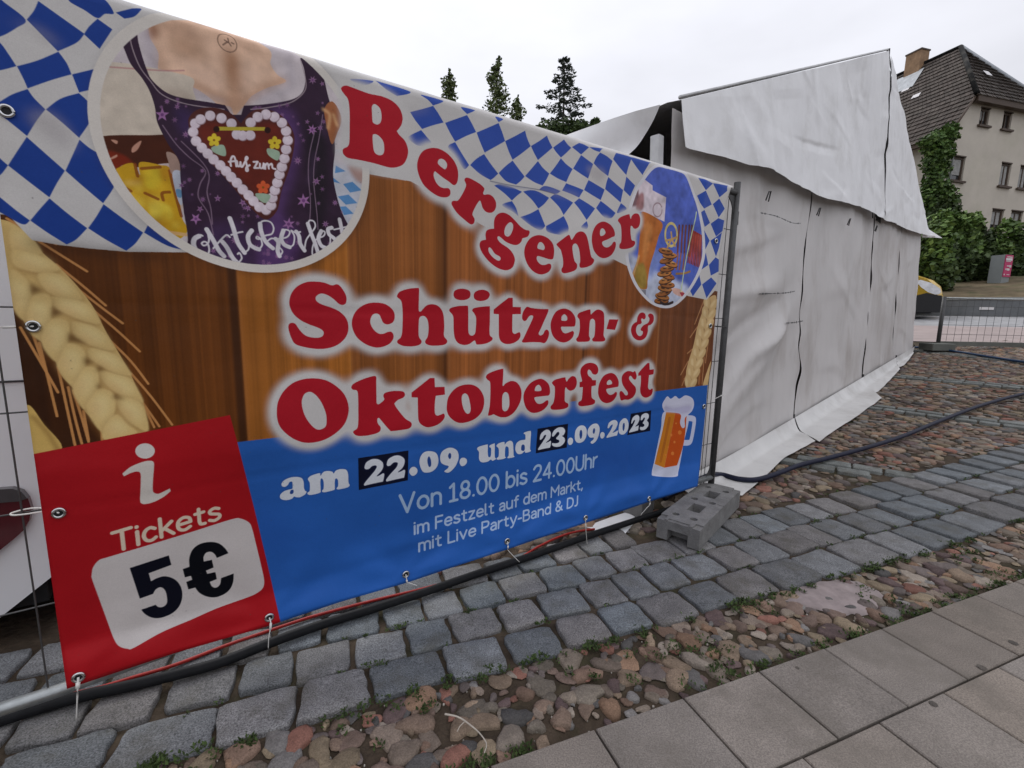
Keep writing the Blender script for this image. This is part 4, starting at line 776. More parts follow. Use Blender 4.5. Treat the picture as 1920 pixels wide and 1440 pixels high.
# rounded stroke lettering for the small lines
def arc(cx, cy, rx, ry, a0, a1, n=14): return [(cx + rx * math.cos(math.radians(a0 + (a1 - a0) * i / n)), cy + ry * math.sin(math.radians(a0 + (a1 - a0) * i / n))) for i in range(n + 1)]
def S_(*p): return [tuple(q) for q in crom(np.array(p, float), False, 6)]
arch = [(0, 0), (0, .42)] + arc(.24, .44, .24, .25, 180, 0) + [(.48, 0)]
FONT = {'V': ([[(0, 1), (.36, 0), (.72, 1)]], .72), 'o': ([arc(.28, .345, .28, .345, 0, 360)], .56), 'n': ([[(0, .69), (0, 0)], arch], .48), 'm': ([[(0, .69), (0, 0)], [(0, .42)] + arc(.19, .46, .19, .23, 180, 0) + [(.38, 0)], [(.38, .42)] + arc(.57, .46, .19, .23, 180, 0) + [(.76, 0)]], .76),
 '1': ([[(0, .82), (.21, 1), (.21, 0)], [(0, 0), (.42, 0)]], .42), '8': ([arc(.27, .75, .22, .25, 0, 360), arc(.27, .25, .27, .25, 0, 360)], .54), '0': ([arc(.29, .5, .29, .5, 0, 360, 22)], .58), '.': ([[(.03, .03), (.04, .03)]], .07), 'b': ([[(0, 1), (0, 0)], arc(.27, .345, .27, .345, 0, 360)], .54), 'i': ([[(0, .69), (0, 0)], [(0, .93), (0, .95)]], 0.02),
 's': ([S_((.4, .6), (.22, .69), (.04, .6), (.05, .45), (.22, .36), (.4, .26), (.4, .09), (.2, 0), (0, .09))], .42), '2': ([S_((0, .8), (.12, .95), (.28, 1), (.46, .92), (.5, .72), (.4, .5), (0, 0)) + [(.52, 0)]], .52), '4': ([[(.42, 0), (.42, 1), (0, .28), (.56, .28)]], .56), 'U': ([S_((0, 1), (0, .7), (0, .35), (.08, .1), (.3, 0), (.52, .1), (.6, .35), (.6, .7), (.6, 1))], .6), 'h': ([[(0, 1), (0, 0)], arch], .48), 'r': ([[(0, .69), (0, 0)], S_((0, .36), (.09, .6), (.3, .69))], .28),
 'F': ([[(.48, 1), (0, 1), (0, 0)], [(0, .52), (.42, .52)]], .48), 'e': ([[(.02, .36), (.5, .36)] + S_((.5, .36), (.46, .58), (.26, .69), (.06, .58), (0, .345), (.06, .11), (.26, 0), (.47, .1))], .5), 't': ([S_((.15, .9), (.15, .5), (.15, .2), (.2, .04), (.36, .01)), [(0, .67), (.34, .67)]], .36), 'z': ([[(0, .68), (.42, .68), (0, 0), (.44, 0)]], .44), 'l': ([S_((0, 1), (0, .5), (0, .14), (.05, .02), (.13, 0))], .13),
 'a': ([S_((.04, .6), (.2, .69), (.38, .62), (.43, .43), (.43, 0)), S_((.43, .38), (.2, .38), (.03, .28), (.03, .1), (.17, 0), (.34, .06), (.43, .2))], .44), 'u': ([S_((0, .69), (0, .25), (.08, .05), (.22, 0), (.4, .06), (.48, .25)), [(.48, .69), (.48, 0)]], .48), 'f': ([S_((.36, .99), (.2, .97), (.14, .8), (.14, .4), (.14, 0)), [(0, .66), (.32, .66)]], .34), 'd': ([arc(.25, .345, .25, .345, 0, 360), [(.5, 1), (.5, 0)]], .5), 'M': ([[(0, 0), (0, 1), (.38, .4), (.76, 1), (.76, 0)]], .76), 'k': ([[(0, 1), (0, 0)], [(.42, .69), (0, .3)], [(.14, .42), (.46, 0)]], .44), ',': ([[(.05, .05), (-.02, -.16)]], .06),
 'L': ([[(0, 1), (0, 0), (.46, 0)]], .46), 'v': ([[(0, .69), (.25, 0), (.5, .69)]], .5), 'P': ([[(0, 0), (0, 1)], S_((0, 1), (.3, 1), (.48, .92), (.52, .74), (.46, .55), (.28, .47), (0, .47))], .52), 'y': ([[(0, .69), (.26, .02)], S_((.52, .69), (.2, -.18), (.05, -.26))], .5), '-': ([[(0, .36), (.26, .36)]], .26), 'B': ([[(0, 0), (0, 1)], S_((0, 1), (.3, 1), (.46, .9), (.46, .65), (.3, .54), (0, .54)), S_((.3, .54), (.52, .42), (.54, .15), (.36, 0), (0, 0))], .54), '&': ([S_((.66, 0), (.15, .66), (.14, .88), (.28, 1), (.42, .9), (.4, .72), (.1, .42), (.03, .2), (.14, .03), (.3, 0), (.48, .1), (.6, .42))], .66), 'D': ([[(0, 0), (0, 1)], S_((0, 1), (.26, 1), (.52, .85), (.6, .5), (.52, .15), (.26, 0), (0, 0))], .6), 'J': ([S_((.26, 1), (.26, .5), (.26, .2), (.18, .03), (.02, .02))], .26), 'T': ([[(0, 1), (.64, 1)], [(.32, 1), (.32, 0)]], .64), 'c': ([S_((.42, .58), (.26, .69), (.08, .6), (0, .345), (.08, .09), (.26, 0), (.43, .1))], .43)}
def write(text, v, p0, p1, top, col, wt, gap=.20, space=.34, flat=False):
    b0, b1, tp = sheet(loc(v, np.array([p0, p1, top], float)))
    adv = []; x = 0
    for ch in text:
        if ch == ' ': x += space; continue
        adv.append((ch, x)); x += FONT[ch][1] + gap
    tot = x - gap; ux = (b1 - b0) / tot
    cap = abs((tp - b0)[1] - (tp - b0)[0] * ux[1] / max(ux[0], 1e-6))
    up = np.array([0, -cap])
    for ch, x in adv:
        for pl in FONT[ch][0]:
            pts = np.array([b0 + ux * (x + a) + up * b for a, b in pl]); m = line_mask(pts, wt * cap)
            if m is not None: blend(*m, ink(col))
write('Von 18.00 bis 24.00Uhr', 'V', (98, 588), (1862, 163), (75, 432), (150, 174, 202), .16)
write('im Festzelt auf dem Markt,', 'V', (228, 774), (1735, 366), (228, 668), (158, 178, 206), .17)
write('mit Live Party-Band & DJ', 'V', (268, 930), (1690, 516), (268, 826), (158, 178, 206), .17)
write('Tickets', 'T', (276, 1287), (1275, 972), (222, 1118), (200, 184, 164), .17, gap=.2)
# ticket price
BX = "60,640 75,570 130,505 220,475 600,362 1000,240 1380,120 1470,112 1550,150 1580,210 1620,370 1670,580 1693,700 1680,770 1620,820 1530,860 1250,960 1000,1070 720,1190 460,1335 400,1345 320,1320 270,1250 210,1090 130,870 65,690"
fill('U', BX, (186, 180, 177))
fill('U', "420,580* 790,460* 815,550* 600,630* 622,705* 680,675 760,658 850,690 905,760 918,850 890,940 820,1010 720,1050 640,1052 570,1020 528,975* 665,928* 695,950 740,945 772,910 770,840 750,785 710,762 665,785 642,825* 515,870*", (8, 10, 24))
fill('U', "922,590* 985,568* 985,480 1020,400 1090,350 1180,333 1260,345 1320,390 1355,440* 1245,485* 1225,450 1190,427 1145,435 1120,475 1122,518* 1198,502* 1215,575* 1142,605* 1155,635* 1232,618* 1245,685* 1178,712* 1200,755 1240,765 1275,735 1285,675* 1405,632* 1400,710 1370,780 1310,830 1230,857 1150,850 1080,815 1040,765* 975,782* 955,712* 1012,690* 1000,655* 942,668*", (6, 8, 16))
fill('T', ell(565, 330, 92, 72, 16), (190, 186, 180)); fill('T', "350,545* 430,480 540,435 610,423 645,435 650,480 642,580 638,690 650,725 690,735 740,715 800,685* 808,710* 740,765 650,812 570,833 530,825 518,795 522,700 525,590 520,540 495,525 440,535 365,570*", (190, 184, 176))
# beer mug symbol
stroke('Q', "435,895 475,900 486,925 465,1050 448,1078 405,1080", (186, 190, 212), 38)
fill('Q', "265,845 440,865 405,1090 368,1290 345,1335 190,1330 168,1305 190,1200 235,980", (188, 190, 206))
fill('Q', "275,850* 345,855* 262,1268* 188,1240* 245,1000", (190, 116, 32)); fill('Q', "345,855* 430,870* 410,1070 358,1250* 262,1268*", (184, 76, 22))
stroke('Q', "300,900 270,1050 235,1215", (160, 88, 30), 26, .7); fill('Q', "192,1250 262,1270 355,1255 340,1325 195,1320", (178, 180, 196))
for x, y, r in ((378, 1003, 14), (313, 1022, 9), (338, 1075, 8), (324, 1160, 12), (292, 1112, 5), (350, 935, 6), (270, 1170, 5)): fill('Q', ell(x, y, r, r * 1.2, 8), (206, 116, 50))
fill('Q', "248,790 262,760 285,732 310,750 345,730 375,750 420,725 470,745 485,790 470,840 440,870 415,900 415,960 395,968 380,930 385,870 330,850 270,848 250,820", (190, 190, 206)); fill('Q', "270,800 330,820 440,800 470,820 420,860 330,850 270,845", (158, 154, 182), .7, 5)
dd = boxblur(prng.normal(0, 1, (PHH, PW)).astype(np.float32), 60); dd /= dd.std(); canvas *= (1 + .03 * dd)[..., None]
for _ in range(240): q_ = np.array([prng2.uniform(60, PW - 60), prng2.uniform(80, PHH - 30)]); blend(*mask_poly([ell(q_[0], q_[1], prng2.uniform(.5, 1.3), prng2.uniform(.5, 1.6), 7)]), ink((70, 60, 52)), .6)
canvas *= (1 + 0.035 * prng.normal(0, 1, (PHH, PW, 1)).astype(np.float32))

pimg = bpy.data.images.new('banner_print', PW, PHH, alpha=False, float_buffer=False)
_srgb = np.where(canvas <= .0031308, np.clip(canvas, 0, 1) * 12.92, 1.055 * np.power(np.clip(canvas, 1e-6, 1), 1 / 2.4) - .055)
_px = np.ones((PHH, PW, 4), np.float32); _px[..., :3] = np.clip(_srgb, 0, 1)[::-1]
pimg.pixels.foreach_set(_px.ravel()); pimg.update(); pimg.pack()
bm_ = bpy.data.materials.new('printed_vinyl'); bm_.use_nodes = True
nt = bm_.node_tree; b_ = nt.nodes['Principled BSDF']; b_.inputs['Roughness'].default_value = .48; b_.inputs['Specular IOR Level'].default_value = .14
ti = nt.nodes.new('ShaderNodeTexImage'); ti.image = pimg; ti.extension = 'EXTEND'; ti.interpolation = 'Linear'; nt.links.new(ti.outputs[0], b_.inputs['Base Color'])
gp = nt.nodes.new('ShaderNodeNewGeometry'); nb1 = nt.nodes.new('ShaderNodeTexNoise'); nb1.inputs['Scale'].default_value = 5; nb1.inputs['Detail'].default_value = 4; nt.links.new(gp.outputs['Position'], nb1.inputs[0])
bp_ = nt.nodes.new('ShaderNodeBump'); bp_.inputs['Distance'].default_value = .006; nt.links.new(nb1.outputs[0], bp_.inputs['Height']); nt.links.new(bp_.outputs[0], b_.inputs['Normal'])

S_L = -3.34
RE = [(1371, 352), (1362, 380), (1358, 420), (1355, 450), (1350, 480), (1347, 520), (1344, 570), (1339, 620), (1335, 680), (1327, 722), (1324, 760), (1318, 820), (1313, 870), (1308, 912)]
_re = sorted([(on_fence(*p)[1], on_fence(*p)[0]) for p in RE]); REH, RES = [h for h, _ in _re], [s for _, s in _re]
BE = sorted([(on_fence(*p)[0], on_fence(*p)[1]) for p in ((125, 1292), (330, 1224), (503, 1174), (640, 1128), (762, 1093), (860, 1060), (952, 1030), (1030, 1003), (1100, 980), (1170, 957), (1220, 940), (1270, 924), (1308, 912))])
TOPZ = 2.112
def right_s(h): return float(np.interp(h, REH, RES))
def bot_h(s): return float(np.interp(s, [p[0] for p in BE], [p[1] for p in BE]))
EYES = [(147, 1270), (505, 1158), (761, 1077), (951, 1015), (1098, 971), (1217, 935), (110, 962), (62, 612), (12, 208), (1343, 452), (1332, 611), (1320, 762)]
EYE_SH = [on_fence(*p) for p in EYES]
def prof_h(h): return float(np.interp(h, [.12, .20, .31, .42, .85, 1.3, 2.12], [.020, .010, -.014, -.010, .022, .012, 0]))
def wrinkle(s, h):
    t = (s - S_L) / 3.3
    d = .018 * fbm(s * 1.3, h * 1.1, 2) + .007 * fbm(s * 3.2, h * 2.4, 5)
    d += .010 * math.exp(-((h - .26 - .05 * math.sin(s * 2.2)) / .05) ** 2) * (.6 + .5 * math.sin(s * 5.1))     # hem tension line
    for es, eh in EYE_SH[:6]:
        r = math.hypot(s - es, (h - eh) * .8); d -= .012 * math.exp(-(r / .13) ** 2) - .004 * math.cos(math.atan2(h - eh, s - es) * 7) * math.exp(-((r - .16) / .09) ** 2)
    d += 2.0 * .007 * math.exp(-((s + .33 + .10 * (2.1 - h)) / .035) ** 2) * max(0, min(1, (h - 1.35) / .5)) - .007 * math.exp(-((s + .22 + .03 * (2.1 - h)) / .03) ** 2) * max(0, min(1, (h - 1.4) / .5))
    d += .006 * math.exp(-((s + .42 + .12 * (2.1 - h)) / .02) ** 2) * max(0, min(1, (h - 1.5) / .4))
    d += .010 * math.sin((s + 3.3) * 9 + h * 4) * math.exp(-((s + 3.1) / .35) ** 2) * math.exp(-((h - .9) / .5) ** 2)
    for q_, w_ in ((-2.55, .9), (-1.70, 1.0), (-.86, .8)): d += .0035 * w_ * max(0, 1 - abs(s - q_ + .02 * nz(h * 2, q_)) / .014)
    for q_ in (.72, 1.30): d -= .003 * max(0, 1 - abs(h - q_ + .015 * nz(s * 2, q_)) / .012)
    d += (prof_h(h + .04 * math.sin(s * 1.7)) if True else 0) * (.75 + .5 * max(0, min(1, (-s - .6) / 1.5)))
    return .032 + d
_en = float((EYE - PF) @ NB)
def fpo(s, h, off): q = fp(s, h); return q + (EYE - q) * (off / _en)       # the print was measured along view rays: a point of the sheet at its real stand-off
bn = MB(); NU, NV = 220, 130; uvs = []
def sheet_pt(i, j):
    v = j / NV; u = i / NU
    # bottom .. top of the front face, then over the rail and a short way down the back
    h0 = .16 + (TOPZ - .16) * v
    s = S_L + (right_s(h0) - S_L) * u
    hb_ = bot_h(s); h = hb_ + (TOPZ - hb_) * v
    return s, h
for j in range(NV + 1):
    for i in range(NU + 1):
        s, h = sheet_pt(i, j); bn.v.append(tuple(fpo(s, h, wrinkle(s, h)))); uvs.append(((s - PS0) / (PS1 - PS0), (h - PH0) / (PH1 - PH0)))
for k, (dz, off) in enumerate(((.016, .020), (.022, .002), (.014, -.018), (-.03, -.026), (-.16, -.028))):
    for i in range(NU + 1):
        s, h = sheet_pt(i, NV); bn.v.append(tuple(fp(s, TOPZ - .012 + dz, off + .003 * nz(s * 6, k)))); uvs.append(((s - PS0) / (PS1 - PS0), (TOPZ + .02 * (k + 1) - PH0) / (PH1 - PH0)))
W_ = NU + 1
bn.f = [(j * W_ + i, j * W_ + i + 1, (j + 1) * W_ + i + 1, (j + 1) * W_ + i) for j in range(NV + 5) for i in range(NU)]; bn.mi = [0] * len(bn.f)
ban = bn.build('banner', bm_, smooth=True)
uvl = ban.data.uv_layers.new(name='print'); li = np.zeros(len(ban.data.loops), np.int32); ban.data.loops.foreach_get('vertex_index', li); uvl.data.foreach_set('uv', np.array(uvs, np.float32)[li].ravel())
sm_ = ban.modifiers.new('thickness', 'SOLIDIFY'); sm_.thickness = .0012; sm_.offset = -1
tag(ban, 'large printed vinyl banner for Bergener Schützen- & Oktoberfest hung on the wire fence', 'banner')
for s, h in EYE_SH:
    c = fpo(s, h, wrinkle(s, h) + .003); e = MB(); T = np.linspace(0, 2 * math.pi, 25)
    if s > right_s(h) - .01: s = right_s(h) - .012; c = fpo(s, h, wrinkle(s, h) + .003)
    e.tube([c + .0125 * (math.cos(t) * DB + math.sin(t) * np.array([0, 0, 1])) for t in T], .0042, 7, cap=False)
    disc = [c - .0015 * NB + .010 * (math.cos(t) * DB + math.sin(t) * np.array([0, 0, 1])) for t in T[:-1]]
    e.build('eyelet', M['ring'], ban, True)
    d = MB(); d.add(disc, [tuple(range(24))]); d.build('eyelet_hole', M['black'], ban)

# fence panel: tubes, wire mesh, corner plates
fen = thing('wire_fence', PF + np.array([0, 0, 0]), 'galvanised wire mesh site fence carrying the big banner', 'fence')
def ftube(name, pts, r, m): return MB().tube(pts, r, 12).build(name, m, fen, True)
ftube('post', [fp(0, .03), fp(.001, 1.0), fp(.003, 2.155)], .021, M['darksteel'])
ftube('post', [fp(-3.86, .03), fp(-3.86, 2.155)], .021, M['darksteel'])
ftube('top_rail', [fp(-3.86, 2.09), fp(-.0, 2.09)], .019, M['darksteel'])
ftube('bottom_rail', [fp(-3.86, .150), fp(-3.36, .154), fp(-3.0, .178), fp(-1.9, .185), fp(-.0, .185)], .019, M['galv'])
wm = MB()
def wire(p, q, r=.0024): wm.tube([p, q], r, 5, False)
for i in range(36): s = -3.80 + i * .105; wire(fp(s, .15, -.004), fp(s, 2.09, -.004))
wire(fp(-.075, .15, -.010), fp(-.062, 2.05, -.010)); 
for h in (.43, .72, 1.005, 1.29, 1.575, 1.86): wire(fp(-3.86, h, -.009), fp(0, h, -.009), .0026)
wm.build('wire_mesh', M['wire'], fen, True)
for s0, h0, sg in ((-.02, 2.07, -1), (-.02, .18, 1)):
    k = MB(); T = np.linspace(0, math.pi / 2, 9); cs = [(s0 - .12 + .12 * math.sin(t), h0 + sg * (.14 - .14 * math.cos(t))) for t in T] + [(s0, h0)]
    pr = [fp(s, h, .003) for s, h in cs]; bk = [fp(s, h, -.003) for s, h in cs]; n = len(pr)
    k.add(pr + bk, [tuple(range(n)), tuple(range(2 * n - 1, n - 1, -1))] + [(i, n + i, n + (i + 1) % n, (i + 1) % n) for i in range(n)]); k.build('corner_plate', M['darksteel'], fen)
MB().tube([fp(.020, 1.985, .0), fp(.045, 1.98), fp(.047, 1.90), fp(.020, 1.885)], .003, 6).build('latch_hook', M['darksteel'], fen, True)

# white and black ties holding the banner
def tie(pts, label, m='tie', r=.0022, taper=True):
    P = crv(pts, False, 5); rr_ = [r * (1 - .55 * i / len(P)) if taper else r for i in range(len(P))]
    o = MB().tube(P, rr_, 6).tube([P[min(4, len(P) - 2)], P[min(7, len(P) - 1)]], r * 1.7, 6).build('cable_tie', M[m], smooth=True, origin=tuple(P[0]))
    tag(o, label, 'cable tie', 'cable ties holding the banner on the fence'); return o
def eye(i, off=.008): s, h = EYE_SH[i]; return fpo(s, h, wrinkle(s, h) + off)
def onf(x, y, off): s, h = on_fence(x, y); return fpo(s, h, off)
tie([eye(0), onf(146, 1283, .06), onf(145, 1305, .065), onf(143, 1350, .05)], 'long white tie hanging straight down at the red lower left corner of the banner', r=.0034)
tie([eye(1), onf(508, 1172, .05), onf(504, 1195, .055), onf(503, 1216, .045)], 'white tie hanging below the eyelet at the border of red and blue', r=.0026)
tie([eye(2), onf(763, 1090, .05), onf(765, 1092, .05), onf(782, 1098, .07)], 'short white tie bent sideways left of the words Live Party', r=.0024)
tie([eye(3), onf(953, 1026, .05), onf(953, 1032, .05), onf(974, 1054, .09)], 'white tie slanting down to the right over the red cable')
tie([eye(4), onf(1098, 985, .05), onf(1099, 1000, .05), onf(1101, 1020, .05)], 'white tie hanging by the white tent flap under the banner')
tie([eye(5), onf(1219, 945, .05), onf(1213, 952, .05), onf(1201, 966, .05)], 'white tie pointing down left beside the concrete foot')
tie([eye(6), onf(95, 955, .03), onf(60, 953, -.005), onf(22, 962, -.005), onf(30, 966, .008), onf(92, 958, .02)], 'white tie wrapped round the fence wire in front of the red lamp', r=.0024, taper=False)
tie([eye(7), onf(30, 613, .012), onf(-30, 615, -.004)], 'thin clear tie stretched left from the eyelet on the wheat ear', taper=False)
tie([eye(10), onf(1345, 612, .02), onf(1360, 613, .026), onf(1364, 614, .012)], 'black tie pulling the banner to the right fence post', 'blacktie', .0028, False)
tie([onf(1340, 748, -.005), onf(1352, 742, .022), onf(1354, 741, .024), onf(1358, 742, .0)], 'short white tie round the right fence post below the black tie', 'tie', .0028, False)

# concrete foot under the right post
_c = [at_z(1227, 968, .141), at_z(1313, 993, .141), at_z(1392, 915, .141)]
fl = (_c[2] - _c[1]); FL = .80; fl = fl / np.linalg.norm(fl); fu = np.array([fl[1], -fl[0], 0]); fw = .245
FT = [_c[1] - fu * fw + np.array([0, 0, -.141])]
FW, FH = fw, .125
def foot(name, origin, label, group):
    o = thing(name, origin, label, 'concrete foot', group, 0)
    B = lambda u, l, z: np.asarray(origin) + u * fu + l * fl + np.array([0, 0, z])
    m = MB(); m.box(B(FW / 2, FL / 2, FH / 2), fu * FW / 2, fl * FL / 2, (0, 0, FH / 2)); blk = m.build('block', M['concrete'])
    cu = []
    def hole(mb): q = mb.build('cutter', M['concrete']); cu.append(q)
    hole(MB().box(B(FW / 2, -.02, .012), fu * FW * .24, fl * .10, (0, 0, .055)))                                  # notch under the near end
    for l0 in (.28, .57): hole(MB().box(B(FW / 2 + .005, l0, FH), fu * .038, fl * .065, (0, 0, .085)))
    for u_, l_ in ((.27, .11), (.70, .11), (.27, .425), (.72, .425), (.25, .70), (.74, .69)):
        hole(MB().tube([B(FW * u_, l_, FH - .05), B(FW * u_, l_, FH + .02)], .021, 20))
    for l_ in (.012, FL - .012):
        for u_ in (0, FW): hole(MB().box(B(u_, l_, FH), fu * .042, fl * .045, (0, 0, .009)))
    hole(MB().box(B(FW * .98, .425, FH), fu * .035, fl * .004, (0, 0, .006))); hole(MB().box(B(FW / 2, .0, FH), fu * .06, fl * .022, (0, 0, .007)))
    cut(blk, cu); bevel(blk, .004, 2)
    blk.parent = o; bpy.context.view_layer.update(); blk.matrix_parent_inverse = o.matrix_world.inverted()
    return o
foot('concrete_foot', tuple(FT[0] + np.array([0, 0, .016])), 'grey concrete foot with two square and six round holes under the right fence post', 'concrete feet of the fences')

# hoses and cables on the ground
def lay(name, pts, r, m, label, cat, dz=None, n=10, extra=()):
    P = [at(x, y, (dz if dz is not None else r) + .013) for x, y in pts]; P = list(extra) + P
    P = crv(P, False, 8); o = MB().tube(P, r, n).build(name, M[m], smooth=True, origin=tuple(P[0])); return tag(o, label, cat)
lay('hose', [(-60, 1370), (40, 1338), (150, 1306), (250, 1284), (400, 1246), (500, 1208), (600, 1172), (700, 1141), (800, 1109), (900, 1074), (1000, 1041), (1100, 1006), (1200, 973), (1240, 960), (1300, 940)], .019, 'hose', 'thick black rubber hose running below the banner over the setts', 'hose')
lay('cable', [(120, 1303), (180, 1291), (250, 1270), (330, 1246), (430, 1208), (545, 1169), (600, 1152), (700, 1126), (800, 1102), (880, 1079), (940, 1060), (975, 1046), (1010, 1025), (1050, 1006), (1085, 996), (1115, 992)], .0065, 'red', 'thin bright red cable lying between banner and black hose', 'cable', n=8)
lay('cable', [(1352, 890), (1385, 898), (1420, 899), (1460, 887), (1500, 872), (1560, 857), (1640, 835), (1700, 815), (1760, 790), (1840, 760), (1925, 737), (2050, 712)], .020, 'bluehose', 'dark blue cable crossing the cobbles from tent skirt to the right', 'cable', dz=.034, extra=[fp(-.35, .06, -.12), fp(-.16, .075, -.14), at(1325, 893, .10)])
lay('hose', [(1712, 651), (1735, 652), (1770, 656), (1800, 660), (1850, 668), (1925, 679), (2050, 690)], .022, 'farhose', 'blue hose lying beyond the low barrier foot at the right', 'hose', dz=.03)
tw = [at(x, y, .03) for x, y in ((834, 1339), (860, 1345), (885, 1362), (902, 1378), (912, 1395), (908, 1412))]
tag(MB().tube(crv(tw, False, 6), [.0032 - .0018 * i / 30 for i in range(31)], 6).tube([at(872, 1352, .032), at(862, 1362, .03), at(857, 1372, .024)], .0016, 5).build('twig', M['twig'], smooth=True, origin=tuple(tw[0])), 'pale forked twig lying on the cobbles near the slabs', 'twig')

# ================================================================ TENT
TAU = R_(3); TN3 = TN_N * math.cos(TAU) + np.array([0, 0, math.sin(TAU)]); TUP = np.cross(TN3, TN_D); TUP = TUP * np.sign(TUP[2])
def su(x, y): q = on_plane(x, y, TN_0, TN3) - TN_0; return q @ TN_D, q @ TUP
def tp(s, u, w=0.0): return TN_0 + s * TN_D + u * TUP + w * TN3
tent = thing('festival_tent', tuple(tp(4.65, .2)), 'large white canvas festival tent with wrinkled gable behind the fence', 'tent')
AP, EL = su(1660, 97), su(1254, 191); ER = su(1737, 437)
def lin_(p, q, s): return p[1] + (q[1] - p[1]) * (s - p[0]) / (q[0] - p[0])
LB = [su(*p) for p in ((1269, 285), (1300, 291), (1340, 300), (1380, 316), (1410, 321), (1430, 329), (1460, 345), (1490, 357), (1515, 371), (1530, 377), (1560, 384), (1600, 391), (1615, 398), (1630, 411), (1642, 415))]
RB = [su(*p) for p in ((1645, 417), (1665, 420), (1690, 432), (1710, 440), (1730, 443), (1748, 444))]
crnd = random.Random(21); CREASE = []
for _ in range(170):
    a = crnd.choice((0, 0, math.pi / 2, math.pi / 2, crnd.uniform(0, 3.14), crnd.uniform(0, 3.14))) + crnd.gauss(0, .22); CREASE.append((crnd.uniform(-1, 9), crnd.uniform(2.3, 5), math.cos(a), math.sin(a), crnd.uniform(.15, .9), crnd.uniform(.025, .10), crnd.choice((-1, 1)) * crnd.uniform(.003, .013)))
def crumple(s, u, sd):
    d = .05 * fbm(s * .55, u * .7, sd, 2) + .005 * fbm(s * 3, u * 3, sd + 2, 2)
    for cs, cu_, ca, sa, L, w, A in CREASE:
        x, y = (s - cs) * ca + (u - cu_) * sa, -(s - cs) * sa + (u - cu_) * ca
        if abs(x) < L and abs(y) < w * 3: d += A * (1 - (x / L) ** 2) * max(0, 1 - abs(y) / (w if y > 0 else w * 2.6))
    return d + .009 * nz(s * 6.5, u * .35, sd) * max(0, min(1, (u - 3.0 + (4.7 - s) * .25)))
def cloth_left(i, j):
    s = -.80 + (4.70 + .80) * i; ub = float(np.interp(s, [p[0] for p in LB], [p[1] for p in LB])); ut = lin_(EL, AP, s) - .01
    u = ub + (ut - ub) * j; k = 1 - j
    return tp(s + .03 * k * nz(u * 3, 5) * (i < .01), u, .05 + .05 * k + crumple(s, u, 1) + .02 * k * math.sin(s * 3.1) + .012 * math.exp(-((s - 3.15 - .12 * (5 - u)) / .10) ** 2))
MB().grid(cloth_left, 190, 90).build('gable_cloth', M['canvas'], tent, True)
REND = RB[-1][0]
def cloth_right(i, j):
    s = 4.78 + (REND - 4.78) * i; ub = float(np.interp(s, [p[0] for p in RB], [p[1] for p in RB])); ut = min(lin_(AP, ER, s), 9) - .01
    ut = max(ut, ub + .02); u = ub + (ut - ub) * j
    return tp(s, u, .05 + .05 * (1 - j) + crumple(s, u, 6) + .06 * (1 - j) * max(0, i - .8) * 4)
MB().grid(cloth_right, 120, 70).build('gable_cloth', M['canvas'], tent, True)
# folded tab at the right eave corner
q0 = [on_plane(x, y, tp(9.0, 3.1), TN3) for x, y in ((1731, 423), (1762, 447), (1750, 446), (1729, 445))]
MB().add([q0[0], q0[1] + TN_N * .05, q0[2] + TN_N * .05, q0[3]], [(0, 1, 2, 3)]).build('corner_flap', M['canvas'], tent)
# keder rail along the gable's upper edges
MB().tube([tp(EL[0] + .1, EL[1] + .05, .02), tp(AP[0], AP[1] + .02, .02)], .013, 8).build('gable_beam', M['alu'], tent, True)
MB().tube([tp(AP[0], AP[1] + .02, .02), tp(ER[0] + .05, ER[1], .02)], .013, 8).build('gable_beam', M['alu'], tent, True)
MB().box(tp(4.92, 3.78, -.012), TN_D * .27, TN3 * .004, TUP * 1.05).build('dark_gap_strip', M['black'], tent)  # added black strip blocking the sky behind the seam, for a dark gap
MB().tube([tp(4.74, AP[1] + .04, .03), tp(4.74, 2.7, .03)], .016, 6).build('ridge_cord', M['black'], tent, True)
# wall panels between the posts
SEAM = [[(1262, 250), (1262, 600), (1290, 925)], [(1524, 372), (1513, 450), (1507, 520), (1501, 580), (1503, 620), (1499, 650), (1504, 690), (1497, 720), (1494, 740), (1490, 770), (1486, 805)], [(1641, 415), (1636, 480), (1632, 560), (1624, 640), (1616, 729)], [(1691, 432), (1688, 480), (1682, 540), (1679, 600), (1676, 640), (1679, 678)], [(1728, 440), (1723, 520), (1716, 600), (1713, 655)]]
SU = [[su(*p) for p in crv(sm, False, 4)] for sm in SEAM]
for k in range(5): SU[k].sort(key=lambda p: p[1])
def seam_s(k, u): return float(np.interp(u, [p[1] for p in SU[k]], [p[0] for p in SU[k]]))
TOPU = [2.62, 2.75, 3.0, 3.2, 3.5]
def base_u(s): p = tp(s, 0); return (zt(p[0], p[1]) - p[2]) / TUP[2]
SKO = [[(1392, 932), (1430, 900), (1470, 862), (1505, 842), (1529, 830)], [(1536, 830), (1570, 806), (1600, 787), (1630, 765), (1653, 749)], [(1638, 741), (1655, 728), (1672, 710), (1687, 694)], [(1686, 690), (1697, 684), (1708, 670), (1718, 656)]]
WF = [[(.35, 1.15, .10, .10), (.75, 1.0, .08, -.05), (1.35, .25, .07, .035), (1.55, .7, .08, .03), (.15, .6, .06, .03)], [(.45, -.2, .10, .04), (.9, -.5, .09, .035), (2.3, -1.2, .08, .03), (1.5, .3, .12, .02)], [(.7, -.35, .08, .03), (1.6, .5, .1, .03), (2.4, -1.0, .08, .03)], [(.8, -.4, .10, .05), (1.3, -.5, .08, .03), (2.2, .5, .1, .025)]]
